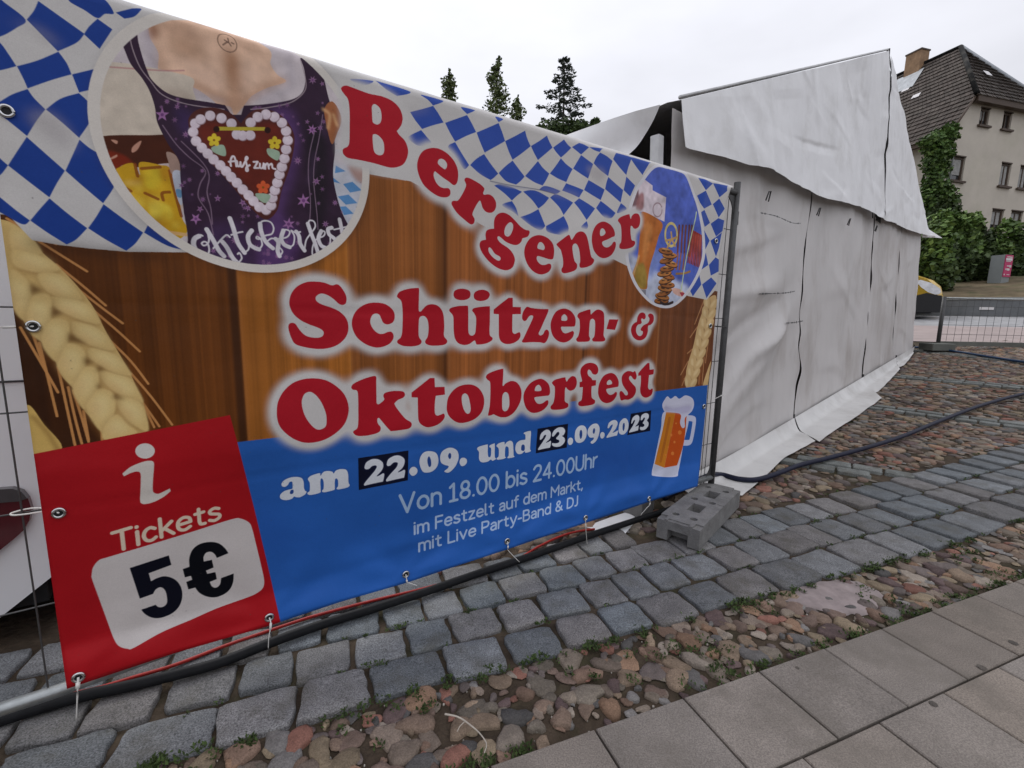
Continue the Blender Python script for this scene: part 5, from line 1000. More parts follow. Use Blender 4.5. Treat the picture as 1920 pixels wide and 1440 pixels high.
for k in range(4):
    def wall(i, j, k=k):
        s0, s1 = SU[k][0][0], SU[k + 1][0][0]; sg = s0 + (s1 - s0) * i; ub = base_u(sg) - .02; ut = TOPU[k] + (TOPU[k + 1] - TOPU[k]) * i
        u = ub + (ut - ub) * j; g0 = .03 if k else 0; a, b = seam_s(k, u) + g0, seam_s(k + 1, u) - .034
        s = a + (b - a) * i; e = math.sin(math.pi * i)
        d = .06 * fbm(s * .7, u * .8, k * 5., 2) * e + .012 * fbm(s * 3, u * .8, k + 9., 3)
        fan = (i - .5) * 5 * (1 - .35 * j); d += .013 * math.sin(fan * 6 + u * 2.0 * (i - .3) + 2 * nz(s, u, k)) * e * j ** 2.5
        for w_, a_, b_, A_ in WF[k]: y = u - (w_ + a_ * i) + .10 * nz(i * 3, w_); d += A_ * (.45 if k else .75) * math.exp(-((i - .5 - .35 * nz(w_ * 9, k)) / .3) ** 2) * e * max(0, 1 - abs(y) / (b_ if y < 0 else b_ * 2.5))
        if k == 0: d += .06 * math.exp(-((u - .70 - .55 * (s - .35)) / .16) ** 2) * e - .045 * math.exp(-((u - .98 - .50 * (s - .35)) / .22) ** 2) * e + .03 * math.exp(-((u - 1.35 - .3 * (s - .4)) / .2) ** 2) * e
        if k in (1, 3): d += .022 * math.exp(-((u - .5 + .55 * (s - SU[k][0][0])) / .12) ** 2) * e
        lip = .03 * math.exp(-((1 - i) / .03) ** 2) * (nz(u * 2.3, k) * .7 + .2) + .022 * math.exp(-(i / .03) ** 2) * nz(u * 2.9, k + 4)
        return tp(s, u, d + lip - .012)
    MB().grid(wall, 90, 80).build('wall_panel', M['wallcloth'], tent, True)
    # skirt lying out on the ground
    out_ = crv([at(x, y, .012) for x, y in SKO[k]], False, 6)
    def skirt(i, j, k=k, out_=out_):
        s0, s1 = SU[k][0][0] + .015, SU[k + 1][0][0] - .01; s = s0 + (s1 - s0) * i
        if k == 0: s = -.7 + (s1 + .7) * i
        p = tp(s, base_u(s) + .10, .012); t = i * (len(out_) - 1); a = int(min(t, len(out_) - 2)); q = out_[a] + (out_[a + 1] - out_[a]) * (t - a)
        r = p + (q - p) * j; z = zt(r[0], r[1]) + .026 + .11 * max(0, 1 - j * 3.2) ** 1.6 + (.010 * nz(s * 3, j * 2, k) + .028 * max(0, 1 - (1 - i) * 9) * (1 - abs(2 * j - 1.2))) * j
        return np.array([r[0], r[1], z])
    MB().grid(skirt, 50, 14).build('ground_skirt', M['bandcloth'], tent, True)
for k in range(5):
    top, bot = SU[k][-1], SU[k][0]
    if k == 0: a, b = tp(-.98, base_u(-1.0), -.03), tp(-.95, 2.42, -.03)
    else: a, b = tp(bot[0], base_u(bot[0]) - .02, -.07), tp(top[0], top[1] + .5, -.07)
    MB().box((a + b) / 2, TN_D * (.028 if k == 0 else .04), TN_N * .03, (b - a) / 2).build('post', M['alu'] if k == 0 else M['black'], tent)
    p = tp(bot[0], base_u(bot[0]) + .04, .0)
    if k: MB().box(p, TN_D * .05, TN_N * .03, (0, 0, .02)).tube([p, p + np.array([0, 0, .13])], .012, 6).build('base_peg', M['darksteel'], tent)
# side wall, roof, back: the tent is a closed volume 15 m deep
BK = -15.0
for (A, B) in ((EL, AP), (AP, ER)):
    def roof(i, j, A=A, B=B):
        s, u = A[0] + (B[0] - A[0]) * i, A[1] + (B[1] - A[1]) * i; return tp(s, u - .03 * math.sin(math.pi * i), -.01 + BK * j) + np.array([0, 0, -.05 * math.sin(j * math.pi * 4) ** 2])
    MB().grid(roof, 10, 40).build('roof', M['canvas'], tent, True)
def side(i, j): u = -.2 + (2.36 + .2) * j; return tp(-.93 + .02 * nz(i * 20, j * 2), u, -.22 + (BK + .2) * i)
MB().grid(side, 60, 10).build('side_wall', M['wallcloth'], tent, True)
MB().quad(tp(ER[0], -.2, -.1), tp(ER[0], -.2, BK), tp(ER[0], ER[1], BK), tp(ER[0], ER[1], -.1)).build('side_wall', M['wallcloth'], tent)
MB().add([tp(-1.0, -.3, BK), tp(ER[0], -.3, BK), tp(*ER, BK), tp(*AP, BK), tp(*EL, BK)], [(0, 1, 2, 3, 4)]).build('back_wall', M['wallcloth'], tent)
# eave valance of the left side, swinging loose at the front corner
SP = tp(EL[0] - .05, EL[1]); 
def onside(x, y): return on_plane(x, y, SP, TN_D)
v0, v1, v2 = onside(1230, 187), onside(1238, 196), onside(1168, 292)
dn = np.array([0, 0, -1.0])
def valance(i, j):
    back = -TN_N * (14.6 * i); a = v0 + back + (v1 - v0) * math.exp(-i * 60); c = v2 + back * (.97) + np.array([0, 0, -.02])
    p = a + (c - a) * j; return p + np.array([0, 0, -.02 * math.sin(math.pi * min(1, i * 7)) * (1 - j)]) + TN_D * (-.10 * math.sin(math.pi * j * .6) * (1 - math.exp(-i * 25)) + .05 * math.sin(math.pi * j) * math.exp(-i * 40) + .03 * nz(i * 40, j * 2) * j)
MB().grid(valance, 90, 14).build('eave_valance', M['canvas'], tent, True)
def inner(i, j): p = onside(1178 + 40 * i, 300 - 80 * j * i); return p + TN_D * (.02 + .03 * nz(i * 5, j * 2))
c1 = tp(-.99, 2.15, -.05)
# skirt scrap and base block visible under the banner
sc_ = [at(x, y, .004) for x, y in ((1097, 987), (1150, 968), (1192, 955), (1188, 982), (1172, 1001), (1154, 1004), (1125, 1000))]
mm = sum(sc_) / len(sc_); MB().add([tuple(p) for p in sc_] + [tuple(mm + np.array([0, 0, .012]))], [(i, (i + 1) % 7, 7) for i in range(7)]).build('ground_skirt', M['canvas'], tent, True)
pb_ = at(1200, 968); MB().box(pb_ + np.array([0, .05, .06]), TN_D * .07, TN_N * .07, (0, 0, .09)).build('base_block', M['concrete'], tent)

# black smudged stitching lines left on the first wall panel by its window flap
def mark(pts, w):
    P = [su(*q) for q in crv(pts, False, 14)]; m = MB(); vs = []
    for i, (s, u) in enumerate(P): h_ = .011 * w * max(.04, nz(i * .9, pts[0][0]) * 1.6 + .35); vs += [tp(s, u - h_, .066 + wallw(s, u)), tp(s, u + h_, .066 + wallw(s, u))]
    m.add(vs, [(2 * i, 2 * i + 2, 2 * i + 3, 2 * i + 1) for i in range(len(P) - 1)]); m.build('stitch_line', M['wire'], tent)
def wallw(s, u): return 0.0
mark([(1410, 402), (1440, 408), (1470, 420), (1487, 421)], .95); mark([(1408, 552), (1440, 551), (1460, 550), (1476, 547)], .95); mark([(1460, 606), (1476, 605), (1492, 602)], 1.2)
for x, y in ((1427, 368), (1523, 397), (1581, 416), (1633, 428)):
    s, u = su(x, y); MB().tube([tp(s - .03, u - .05, .05), tp(s - .02, u + .02, .07), tp(s + .02, u + .03, .07), tp(s + .03, u - .05, .05)], .006, 6).build('tie_loop', M['darksteel'], tent, True)

# ================================================================ VAN BEHIND THE FENCE (left)
VO = -.62                                                   # the van's tail stands this far behind the fence line
def vpx(x, y): q = on_plane(x, y, PF + NB * VO, NB); return (q - PF) @ DB, q[2]
VR, _ = vpx(118, 700); c1_, c2_ = vpx(108, 1045), vpx(0, 1158)
van = thing('parked_van', tuple(fp(VR - .9, 0, VO - 2.2)), 'white van with dark red rear lamp parked behind the fence at the left edge', 'van')
VL = VR - 1.85; zb = c2_[1]
outl = [(VR, c1_[1]), (VR + .01, .8), (VR - .01, 1.3), (VR - .08, 1.75), (VR - .2, 1.9), (VL + .2, 1.9), (VL + .08, 1.75), (VL + .01, 1.3), (VL - .01, .8), (VL, c1_[1]), (VL + (VR - c2_[0]), zb), (c2_[0], zb)]
n = len(outl); b = MB(); cs_, ch_ = (VL + VR) / 2, 1.0
def vsec(off, k, top=1.0): return [fp(cs_ + (s - cs_) * k, zb + (h - zb) * (top if h > 1.0 else (1 if h < .7 else (1 + top) / 2)), off) for s, h in outl]
secs = [vsec(VO, .97), vsec(VO - .03, .99), vsec(VO - .10, 1), vsec(VO - 3.0, 1), vsec(VO - 3.6, .98, .62), vsec(VO - 4.4, .93, .5), vsec(VO - 4.55, .8, .45)]
b.add([q for s_ in secs for q in s_], [(i * n + j, i * n + (j + 1) % n, (i + 1) * n + (j + 1) % n, (i + 1) * n + j) for i in range(len(secs) - 1) for j in range(n)] + [tuple(range(n)), tuple((len(secs) - 1) * n + j for j in range(n))])
bevel(b.build('body', M['vanpaint'], van, False), .012, 2)
lo = [vpx(x, y) for x, y in ((-90, 925), (-30, 914), (0, 913), (28, 911), (46, 917), (58, 930), (64, 950), (60, 972), (48, 992), (30, 1008), (0, 1032), (-40, 1060), (-90, 1085))]
hi_ = [vpx(x, y) for x, y in ((-90, 925), (-30, 914), (0, 913), (28, 911), (46, 917), (57, 930), (40, 936), (10, 938), (-90, 950))]
for nm, m_, ol, o0, o1 in (('tail_lamp', 'lamp', lo, .0, .022), ('tail_lamp_top', 'lampgrey', hi_, .022, .028)):
    q = MB(); nl = len(ol); mc = np.mean(ol, axis=0); q.add([fp(s, h, VO + o0 - .02) for s, h in ol] + [fp(*(mc + (np.array(v) - mc) * .96), VO + o1) for v in ol], [(i, (i + 1) % nl, nl + (i + 1) % nl, nl + i) for i in range(nl)] + [tuple(nl + i for i in range(nl))]); q.build(nm, M[m_], van)
MB().tube([fp(VL + .1, 1.02, VO + .004), fp(VR - .06, 1.02, VO + .004)], .004, 6).build('tail_seam', M['darksteel'], van, True)
for off in (VO - .40, VO - 3.5):
    for sx3 in (VR - .12, VL + .12):
        w = MB(); T = 28; prof_w = [(.20, -.09), (.30, -.10), (.325, -.06), (.325, .06), (.30, .10), (.20, .09)]
        vs = [fp(sx3 + o, .325 + r * math.sin(2 * math.pi * t / T), off + r * math.cos(2 * math.pi * t / T)) for r, o in prof_w for t in range(T)]
        w.add(vs, [(a * T + t, a * T + (t + 1) % T, (a + 1) * T + (t + 1) % T, (a + 1) * T + t) for a in range(5) for t in range(T)]); wh = w.build('wheel', M['tyre'], van, True)
        r_ = MB(); r_.add([fp(sx3 + .07, .325 + .2 * math.sin(2 * math.pi * t / T), off + .2 * math.cos(2 * math.pi * t / T)) for t in range(T)] + [fp(sx3 + .05, .325, off)], [(t, (t + 1) % T, T) for t in range(T)]); r_.build('rim', M['darksteel'], wh)
w = MB(); vs = [fp(VR - .34 + o, .335 + r * math.sin(2 * math.pi * t / T), VO - .43 + r * math.cos(2 * math.pi * t / T)) for r, o in [(.2, -.13), (.32, -.14), (.345, -.10), (.345, .10), (.32, .14), (.2, .13)] for t in range(T)]
w.add(vs, [(a * T + t, a * T + (t + 1) % T, (a + 1) * T + (t + 1) % T, (a + 1) * T + t) for a in range(5) for t in range(T)]); w.build('wheel', M['tyre'], van, True)  # extra wheel, added to darken the space under the van's tail
MB().box(fp((VL + VR) / 2 - .05, .27, VO - 2.3), DB * .84, NB * 2.24, (0, 0, .15)).build('underbody', M['black'], van)
ms_, mh_ = vpx(86, 1050); MB().box(fp(ms_, mh_, VO - .08), DB * .012, NB * .05, (0, 0, .09)).build('mud_flap', M['darksteel'], van)

# ================================================================ FAR SIDE OF THE SQUARE
def drape(px, name, m, label, cat, lift, ext=None, n=14):
    A, B, C, D = [np.asarray(p)[:2] for p in px]
    def f(i, j):
        p = (A * (1 - i) + B * i) * (1 - j) + (D * (1 - i) + C * i) * j; return (p[0], p[1], zt(p[0], p[1]) + lift)
    o = MB().grid(f, n, n).build(name, M[m], smooth=True); return tag(o, label, cat, kind='structure')
WA, WB = at(1690, 592), at(1925, 594); wdir = (WB - WA) * (1, 1, 0); wdir /= np.linalg.norm(wdir); wn_ = np.array([wdir[1], -wdir[0], 0])
def along(p, d): return p + wdir * d
r0, r1 = at(1700, 612), at(1925, 613); k0, k1 = at(1700, 640), at(1925, 648)
drape([along(r0, -14), along(r1, 12), along(WB, 12), along(WA, -14)], 'road', 'road', 'pale grey sett road in front of the retaining wall', 'road', .008)
drape([along(k0, -9), along(k1, 10), along(r1, 12), along(r0, -14)], 'footway', 'pinkpave', 'pinkish paved footway beyond the low barrier', 'footway', .010)
# retaining wall
rw = thing('retaining_wall', tuple(WA), 'low dark grey retaining wall with pale coping below the hedge', 'wall')
H0 = on_plane(1800, 559, WA, wn_)[2]
wA, wB = along(WA, -12), along(WB, 14); zl = lambda p: zt(p[0], p[1])
MB().grid(lambda i, j: (lambda p: np.array([p[0], p[1], (zl(p) - .2) * (1 - j) + (H0 - .06) * j]))(wA * (1 - i) + wB * i), 40, 4).build('wall', M['wallstone'], rw)
c_ = (wA + wB) / 2; MB().box((c_[0] - wn_[0] * .13, c_[1] - wn_[1] * .13, H0 - .02), wdir * (np.linalg.norm(wB - wA) / 2), wn_ * .16, (0, 0, .045)).build('coping', M['cap'], rw)
p_ = on_plane(1850, 578, WA + wn_ * .02, wn_); MB().box(p_, wdir * .19, wn_ * .01, (0, 0, .055)).build('name_plate', M['white'], rw)
# bank behind the wall
def bank(i, j):
    p = wA * (1 - i) + wB * i - wn_ * (.12 + 16 * j); return np.array([p[0], p[1], H0 - .05 + 1.35 * min(1, j * 2.0) ** .8 + .12 * fbm(p[0] * .5, p[1] * .5) * min(1, j * 6)])
tag(MB().grid(bank, 60, 26).build('bank', M['bank'], smooth=True), 'dry grassy earth bank rising behind the retaining wall', 'bank', kind='structure')
def bank_z(x, y): 
    w = -((np.array([x, y, 0]) - WA) @ wn_); return H0 - .05 + 1.35 * min(1, max(0, (w - .12) / 16) * 2.0) ** .8
# low barrier
bf = at(1757, 657); bd = (at(1925, 651) - bf) * (1, 1, 0); bd /= np.linalg.norm(bd); bnn = np.array([bd[1], -bd[0], 0])
bt = on_plane(1765, 556, bf, bnn)[2]
bar = thing('low_barrier', tuple(bf), 'low wire mesh barrier in front of the road at the right edge', 'barrier')
zb = bf[2]
MB().tube([bf + (0, 0, .03), np.array([bf[0] - .02, bf[1], bt])], .036, 10).build('post', M['darksteel'], bar, True)
MB().tube([bf + bd * 3.4 + (0, 0, .03), bf + bd * 3.4 + (0, 0, bt - zb)], .036, 10).build('post', M['darksteel'], bar, True)
MB().tube([np.array([*bf[:2], bt - .03]), np.array([*(bf + bd * 3.4)[:2], bt - .03])], .02, 8).build('top_rail', M['galv'], bar, True)
MB().box(bf + bd * 1.7 + np.array([0, 0, .15]), bd * 1.7, bnn * .02, (0, 0, .045)).build('bottom_rail', M['kerb'], bar)
m_ = MB()
for i in range(1, 22): q = bf + bd * (.158 * i); m_.tube([q + (0, 0, .19), np.array([q[0], q[1], bt - .04])], .0042, 4, False)
for k in range(1, 5): z = zb + .15 + (bt - zb - .15) * k / 5; m_.tube([np.array([*bf[:2], z]), np.array([*(bf + bd * 3.4)[:2], z])], .0042, 4, False)
m_.build('wire_mesh', M['wire'], bar)
fo = thing('concrete_foot', tuple(bf), 'dark concrete foot under the low barrier at the tent corner', 'concrete foot', 'concrete feet of the fences')
q = MB(); cz = bf + np.array([-.18, -.18, .085]); q.box(cz, bd * .24, bnn * .17, (0, 0, .075)); blk2 = q.build('block', M['kerb'], fo); bevel(blk2, .015)

# yellow van, mostly hidden by the tent
cg = at(1735, 600); cdir = wdir.copy(); cn = wn_.copy(); nose = on_plane(1764, 560, cg, cn)
car = thing('yellow_van', (nose[0], nose[1], zt(nose[0], nose[1])), 'yellow delivery van with black bumper showing its nose beside the tent', 'van')
gz = cg[2]
def cp(l, n, z): return np.array([nose[0], nose[1], 0]) - cdir * l - cn * n + np.array([0, 0, gz + z * 1.22])
SIDE = [(0, .42), (0, .68), (.05, .86), (.10, .98), (.32, 1.16), (.75, 1.31), (1.15, 1.42), (1.75, 1.98), (2.1, 2.06), (4.6, 2.04), (4.75, 1.9), (4.8, .6), (4.72, .42)]
def carsec(n_, k): return [cp(l + (k if l < 1.2 else 0), n_, z) for l, z in SIDE]
bb = MB(); ns_ = len(SIDE); secs = [carsec(.0, .10), carsec(.10, .02), carsec(.5, -.05), carsec(1.4, -.05), carsec(1.8, .02), carsec(1.9, .10)]
bb.add([p for s_ in secs for p in s_], [(a * ns_ + i, a * ns_ + (i + 1) % ns_, (a + 1) * ns_ + (i + 1) % ns_, (a + 1) * ns_ + i) for a in range(5) for i in range(ns_)] + [tuple(range(ns_)), tuple(5 * ns_ + i for i in range(ns_))]); bb.build('body', M['yellow'], car, True)
def side_plate(nm, pts, m, off=.012): 
    q = MB(); A = [cp(l, -off, z) for l, z in pts]; B = [cp(l, .03, z) for l, z in pts]; n = len(A); q.add(A + B, [tuple(range(n))] + [(i, (i + 1) % n, n + (i + 1) % n, n + i) for i in range(n)]); return q.build(nm, M[m], car)
side_plate('headlight', [(.06, .74), (.02, .80), (.06, .90), (.30, 1.06), (.62, 1.16), (.74, 1.12), (.56, .94), (.36, .80), (.16, .73)], 'chrome', .035)
side_plate('bumper', [(-.03, .22), (-.05, .45), (-.02, .70), (.16, .72), (.40, .78), (.62, .72), (1.0, .66), (1.0, .22)], 'black', .03)
side_plate('sill', [(1.0, .2), (1.0, .62), (4.75, .62), (4.75, .25)], 'black', .02)
side_plate('side_window', [(1.35, 1.42), (1.82, 1.88), (2.4, 1.9), (2.4, 1.42)], 'glass', .01)
for l in (.95, 3.75):
    for nn in (.10, 1.8):
        w = MB(); T = 24; vs = [cp(l + r * math.cos(2 * math.pi * t / T), nn + o, .33 + r * math.sin(2 * math.pi * t / T)) for r, o in ((.19, -.13), (.31, -.14), (.33, -.1), (.33, .1)) for t in range(T)]
        w.add(vs, [(a * T + t, a * T + (t + 1) % T, (a + 1) * T + (t + 1) % T, (a + 1) * T + t) for a in range(3) for t in range(T)]); w.build('wheel', M['tyre'], car, True)
MB().box(cp(1.5, .95, .30), cdir * 1.3, cn * .9, (0, 0, .12)).build('underbody', M['black'], car)

# magenta information pillar
sg0 = EYE + ray(1868, 540) / ray(1868, 540)[1] * 21.0
sgn = thing('info_pillar', tuple(sg0), 'grey info pillar with magenta panel standing in front of the hedge', 'sign')
sx_ = np.array([math.sin(R_(74)), math.cos(R_(74)), 0]); sy_ = np.array([-sx_[1], sx_[0], 0]); hh = (540 - 482) / 872 * 21.0
MB().box(sg0 + np.array([0, 0, hh / 2 - .15]) + sx_ * .02, sx_ * .25, sy_ * .24, (0, 0, hh / 2 + .15)).build('pillar', M['signgrey'], sgn)
pf0 = sg0 + sx_ * .03 - sy_ * .255
MB().box(pf0 + np.array([0, 0, hh * .66]), sx_ * .235, sy_ * .012, (0, 0, hh * .33)).build('panel', M['pink'], sgn)
mk = MB()
for (u, z, w, h_) in ((0, .93, .17, .018), (-.02, .86, .20, .05), (-.04, .80, .15, .014), (.02, .66, .12, .02), (.12, .655, .05, .05), (-.13, .56, .035, .035), (.02, .555, .08, .045), (-.18, .40, .03, .03), (.06, .40, .09, .012)): mk.box(pf0 + sx_ * u + np.array([0, 0, hh * z]) - sy_ * .018, sx_ * w, sy_ * .004, (0, 0, h_))
mk.build('panel_print', M['white'], sgn)

# ================================================================ HOUSE
GZ = R_(74.5); hg = np.array([math.sin(GZ), math.cos(GZ), 0]); he = np.array([-hg[1], hg[0], 0]); HP = EYE + ray(1745, 545) / ray(1745, 545)[1] * 27.0
def hp(s, e, z): return np.array([HP[0], HP[1], 0]) + s * hg + e * he + np.array([0, 0, z])
house = thing('old_house', tuple(HP), 'old beige rendered house with brown tiled half-hipped roof and chimney', 'house')
EV, SC_, WD = 11.45, 3.85, 7.75
def spt(s): return EV + (s + .55) * 1.40
HIPZ, RZ = spt(.78), spt(SC_)
w_ = MB()
poly = [(-.10, 2.0), (WD + .1, 2.0), (WD + .1, spt(-.1) - .2), (WD - .80, HIPZ - .1), (.80, HIPZ - .1), (-.10, spt(-.1) - .2)]
n = len(poly); fr = [hp(s, 0, z) for s, z in poly]; bk = [hp(s, .4, z) for s, z in poly]
w_.add(fr + bk, [tuple(range(n)), tuple(range(2 * n - 1, n - 1, -1))] + [(i, n + i, n + (i + 1) % n, (i + 1) % n) for i in range(n)])
gw = w_.build('gable_wall', M['plaster'])
WIN = [(1.70, 11.99, 2.42, 12.86), (3.53, 11.99, 4.22, 12.87), (.20, 8.98, 1.12, 10.24), (4.03, 9.02, 4.85, 10.26), (5.61, 9.02, 6.43, 10.25), (3.9, 6.6, 4.88, 7.73), (5.5, 6.6, 6.5, 7.76)]
cu = []
for s0, z0, s1, z1 in WIN: q = MB().box(hp((s0 + s1) / 2, 0, (z0 + z1) / 2), hg * (s1 - s0) / 2, he * .22, (0, 0, (z1 - z0) / 2)); cu.append(q.build('cutter', M['plaster']))
cut(gw, cu); gw.parent = house; bpy.context.view_layer.update(); gw.matrix_parent_inverse = house.matrix_world.inverted()
MB().box(hp(.1, 7.5, (2 + EV) / 2), hg * .2, he * 7.08, (0, 0, (EV - 2) / 2)).build('side_wall', M['plaster'], house)
MB().box(hp(WD - .1, 7.5, (2 + EV) / 2), hg * .2, he * 7.08, (0, 0, (EV - 2) / 2)).build('side_wall', M['plaster'], house)
for k, (s0, z0, s1, z1) in enumerate(WIN):
    c = hp((s0 + s1) / 2, .13, (z0 + z1) / 2); W2, H2 = (s1 - s0) / 2, (z1 - z0) / 2
    f = MB()
    for sx2 in (-1, 1): f.box(c + hg * sx2 * (W2 - .05), hg * .05, he * .05, (0, 0, H2))
    for sz2 in (-1, 1): f.box(c + np.array([0, 0, sz2 * (H2 - .05)]), hg * (W2 - .1), he * .05, (0, 0, .05))
    if k != 2: f.box(c + he * .004, hg * .03, he * .045, (0, 0, H2 - .1))
    wf = f.build('window', M['frame'], house)
    MB().box(c + he * .05, hg * (W2 - .08), he * .01, (0, 0, H2 - .08)).build('pane', M['glass'], wf)
    if k != 1: MB().grid(lambda i, j: c + he * (-.005 + .012 * math.sin(i * 40)) + hg * (W2 - .09) * (2 * i - 1) * (.55 if k == 0 else 1) + np.array([0, 0, (H2 - .09) * (2 * j - 1) * (1 if k in (3, 4) else .75) + (0 if k in (3, 4) else .12)]), 30, 1).build('curtain', M['curtain'], wf)
    MB().box(hp((s0 + s1) / 2, -.03, z0 - .05), hg * (W2 + .12), he * .10, (0, 0, .05)).build('sill', M['frame'], wf)
    MB().box(hp((s0 + s1) / 2, .02, z1 + .03), hg * (W2 + .02), he * .05, (0, 0, .03)).build('lintel', M['frame'], wf)
# roof: rows of overlapping tiles, left slope, right slope and half hip
RE0 = 2.9                                                   # ridge starts this far behind the gable
OV = .28
so = -.75; zo = spt(so)
# left slope as a quad whose gable edge follows verge and hip
def leftP(u, t):
    s = so + (SC_ - so) * t; z = zo + (RZ - zo) * t
    th = (HIPZ - zo) / (RZ - zo); e0 = -OV if t <= th else -OV + (RE0 + OV) * (t - th) / (1 - th)
    return hp(s, e0 + (15 - e0) * u, z)
def tiles(P, rows, cols, name):
    q = MB()
    for r in range(rows):
        t0, t1 = r / rows, min((r + 1.15) / rows, 1)
        nrm = np.cross(P(.5, t1) - P(.5, t0), P(.6, t0) - P(.5, t0)); nrm /= np.linalg.norm(nrm); nrm *= np.sign(nrm[2])
        for c in range(cols):
            a, b = c / cols, (c + 1) / cols; k = rnd.uniform(.75, 1.22); col = (.082 * k, .067 * k, .058 * k); jt = rnd.uniform(-.01, .012)
            q.add([P(a, t0) + nrm * (.075 + jt), P(b, t0) + nrm * (.055 + jt), P(b, t1) + nrm * .004, P(a, t1) + nrm * .006, P(a, t0) - nrm * .02, P(b, t0) - nrm * .02], [(0, 1, 2, 3), (4, 5, 1, 0)], col)
    return q.build(name, M['tile'], house)
tiles(leftP, 23, 64, 'roof')
tiles(lambda u, t: (lambda p: hp(2 * SC_ - ((p - hp(0, 0, 0)) @ hg), (p - hp(0, 0, 0)) @ he, p[2]))(leftP(u, t)), 23, 40, 'roof')
def hipP(u, t):
    z0 = HIPZ - .10; wl, wr = .66 - .12, WD - .66 + .12; s = wl + (wr - wl) * u; s = s + (SC_ - s) * t; return hp(s, -OV - .12 + (RE0 + OV + .12) * t, z0 + (RZ - z0) * t)
tiles(hipP, 15, 26, 'half_hip')
MB().box(hp(SC_, -OV + .02, HIPZ - .22), hg * (WD / 2 - .78), he * .14, (0, 0, .14)).build('eave_board', M['frame'], house)
MB().tube([hp(SC_ + .0, RE0, RZ + .05), hp(SC_, 15, RZ + .05)], .12, 8).build('ridge', M['tile'], house, True)
for sgn_ in (-1, 1): MB().tube([hp(SC_ + sgn_ * (SC_ - .60), -OV - .1, HIPZ - .02), hp(SC_, RE0, RZ + .05)], .12, 8).build('hip_ridge', M['lead'] if sgn_ > 0 else M['tile'], house, True)
MB().tube([hp(so, -OV, zo + .0), hp(.70, -OV, HIPZ - .1)], .06, 6).build('verge_board', M['frame'], house, True)
MB().box(hp(so + .12, 7.4, zo - .12), hg * .10, he * 7.6, (0, 0, .08)).build('gutter', M['frame'], house)
MB().tube([hp(so + .12, -.18, zo - .2), hp(-.02, -.10, zo - .6), hp(-.02, -.10, 3.2)], .05, 8).build('downpipe', M['lead'], house, True)
ch = MB().box(hp(SC_ - .1, 5.3, RZ + .0), hg * .36, he * .46, (0, 0, .80)).build('chimney', M['brick'], house)
MB().box(hp(SC_ - .1, 5.3, RZ + .84), hg * .40, he * .50, (0, 0, .04)).build('chimney_cap', M['frame'], ch)
MB().add([hp(SC_ - 1.25, 4.5, spt(SC_ - 1.25) + .12), hp(SC_ - 1.25, 6.2, spt(SC_ - 1.25) + .12), hp(SC_ - .4, 6.15, spt(SC_ - .4) + .16), hp(SC_ - .4, 4.55, spt(SC_ - .4) + .16)], [(0, 1, 2, 3)]).build('flashing', M['lead'], ch)
for (s, e) in ((1.9, 3.7), (.2, 5.6), (2.6, 4.9)):
    z = spt(s) + .11; u_ = np.array([*(hg * .12)[:2],   .12 * 1.4]); MB().box(hp(s, e, z), he * .22, u_ * .7, np.cross(hg, he) * .01).build('glass_tile', M['white'], house)
u_ = (hipP(.5, .1) - hipP(.5, 0)); MB().box(hipP(.40, .45) + np.array([0, -.02, .14]), hg * .22, u_ * .35, (0, 0, .01)).build('glass_tile', M['white'], house)

# ================================================================ PLANTS
def leaves(mb, c, r, n, size, cols, shell=.45, flat=.5):
    c = np.asarray(c, float); r = np.asarray(r, float)
    for _ in range(n):
        while True:
            d = np.array([rnd.uniform(-1, 1) for _ in range(3)]); L = np.linalg.norm(d)
            if shell < L <= 1: break
        p = c + d * r * (1 + .18 * nz(*(c[:2] + d[:2] * 3), d[2] * 3))
        u = np.array([rnd.gauss(0, 1) for _ in range(3)]); u[2] *= flat; u /= np.linalg.norm(u); v = np.cross(u, d + np.array([rnd.gauss(0, .5) for _ in range(3)])); v /= np.linalg.norm(v) + 1e-9
        s = size * rnd.uniform(.6, 1.35); k = rnd.uniform(.7, 1.3); col = tuple(np.array(rnd.choice(cols)) * k)
        mb.add([p - u * s, p + v * s * .62, p + u * s, p - v * s * .62 + d * s * .25], [(0, 1, 2, 3)], col)
IVY = [(.085, .15, .035), (.065, .125, .028), (.12, .19, .05), (.05, .09, .025)]
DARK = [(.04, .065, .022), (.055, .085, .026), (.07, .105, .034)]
BRIGHT = [(.11, .185, .04), (.085, .15, .035), (.15, .225, .06), (.065, .11, .03)]
def bush(name, px, depth, rx, label, cols, group='bushes of the hedge below the house', n=2600, up=0.0, blobs=9, size=.125):
    # px: outline centre and radii measured in the photograph at a chosen distance
    (x0, y0, x1, y1) = px; r_ = ray((x0 + x1) / 2, (y0 + y1) / 2); c = EYE + r_ / r_[1] * depth
    hw = (x1 - x0) / 2 / F_PX * depth; hz = (y1 - y0) / 2 / F_PX * depth; base = bank_z(c[0], c[1])
    t = thing(name, (c[0], c[1], base), label, 'bush', group)
    mb = MB()
    for b in range(blobs):
        a = rnd.uniform(0, 6.28); q = rnd.uniform(.25, .72); cc = c + np.array([math.cos(a) * hw * q, math.sin(a) * hw * q * .8, rnd.uniform(-.55, .6) * hz]); rr = rnd.uniform(.34, .55)
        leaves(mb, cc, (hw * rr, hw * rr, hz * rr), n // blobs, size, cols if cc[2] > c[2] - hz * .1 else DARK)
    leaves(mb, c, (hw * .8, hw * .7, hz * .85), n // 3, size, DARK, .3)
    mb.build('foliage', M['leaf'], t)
    st_ = MB()
    for k in range(4): a = k * 1.6; st_.tube([(c[0] + .15 * math.cos(a), c[1] + .15 * math.sin(a), base - .1), tuple(c + np.array([math.cos(a) * hw * .4, math.sin(a) * hw * .4, 0]))], [.05, .02], 6)
    st_.build('stem', M['bark'], t); return t
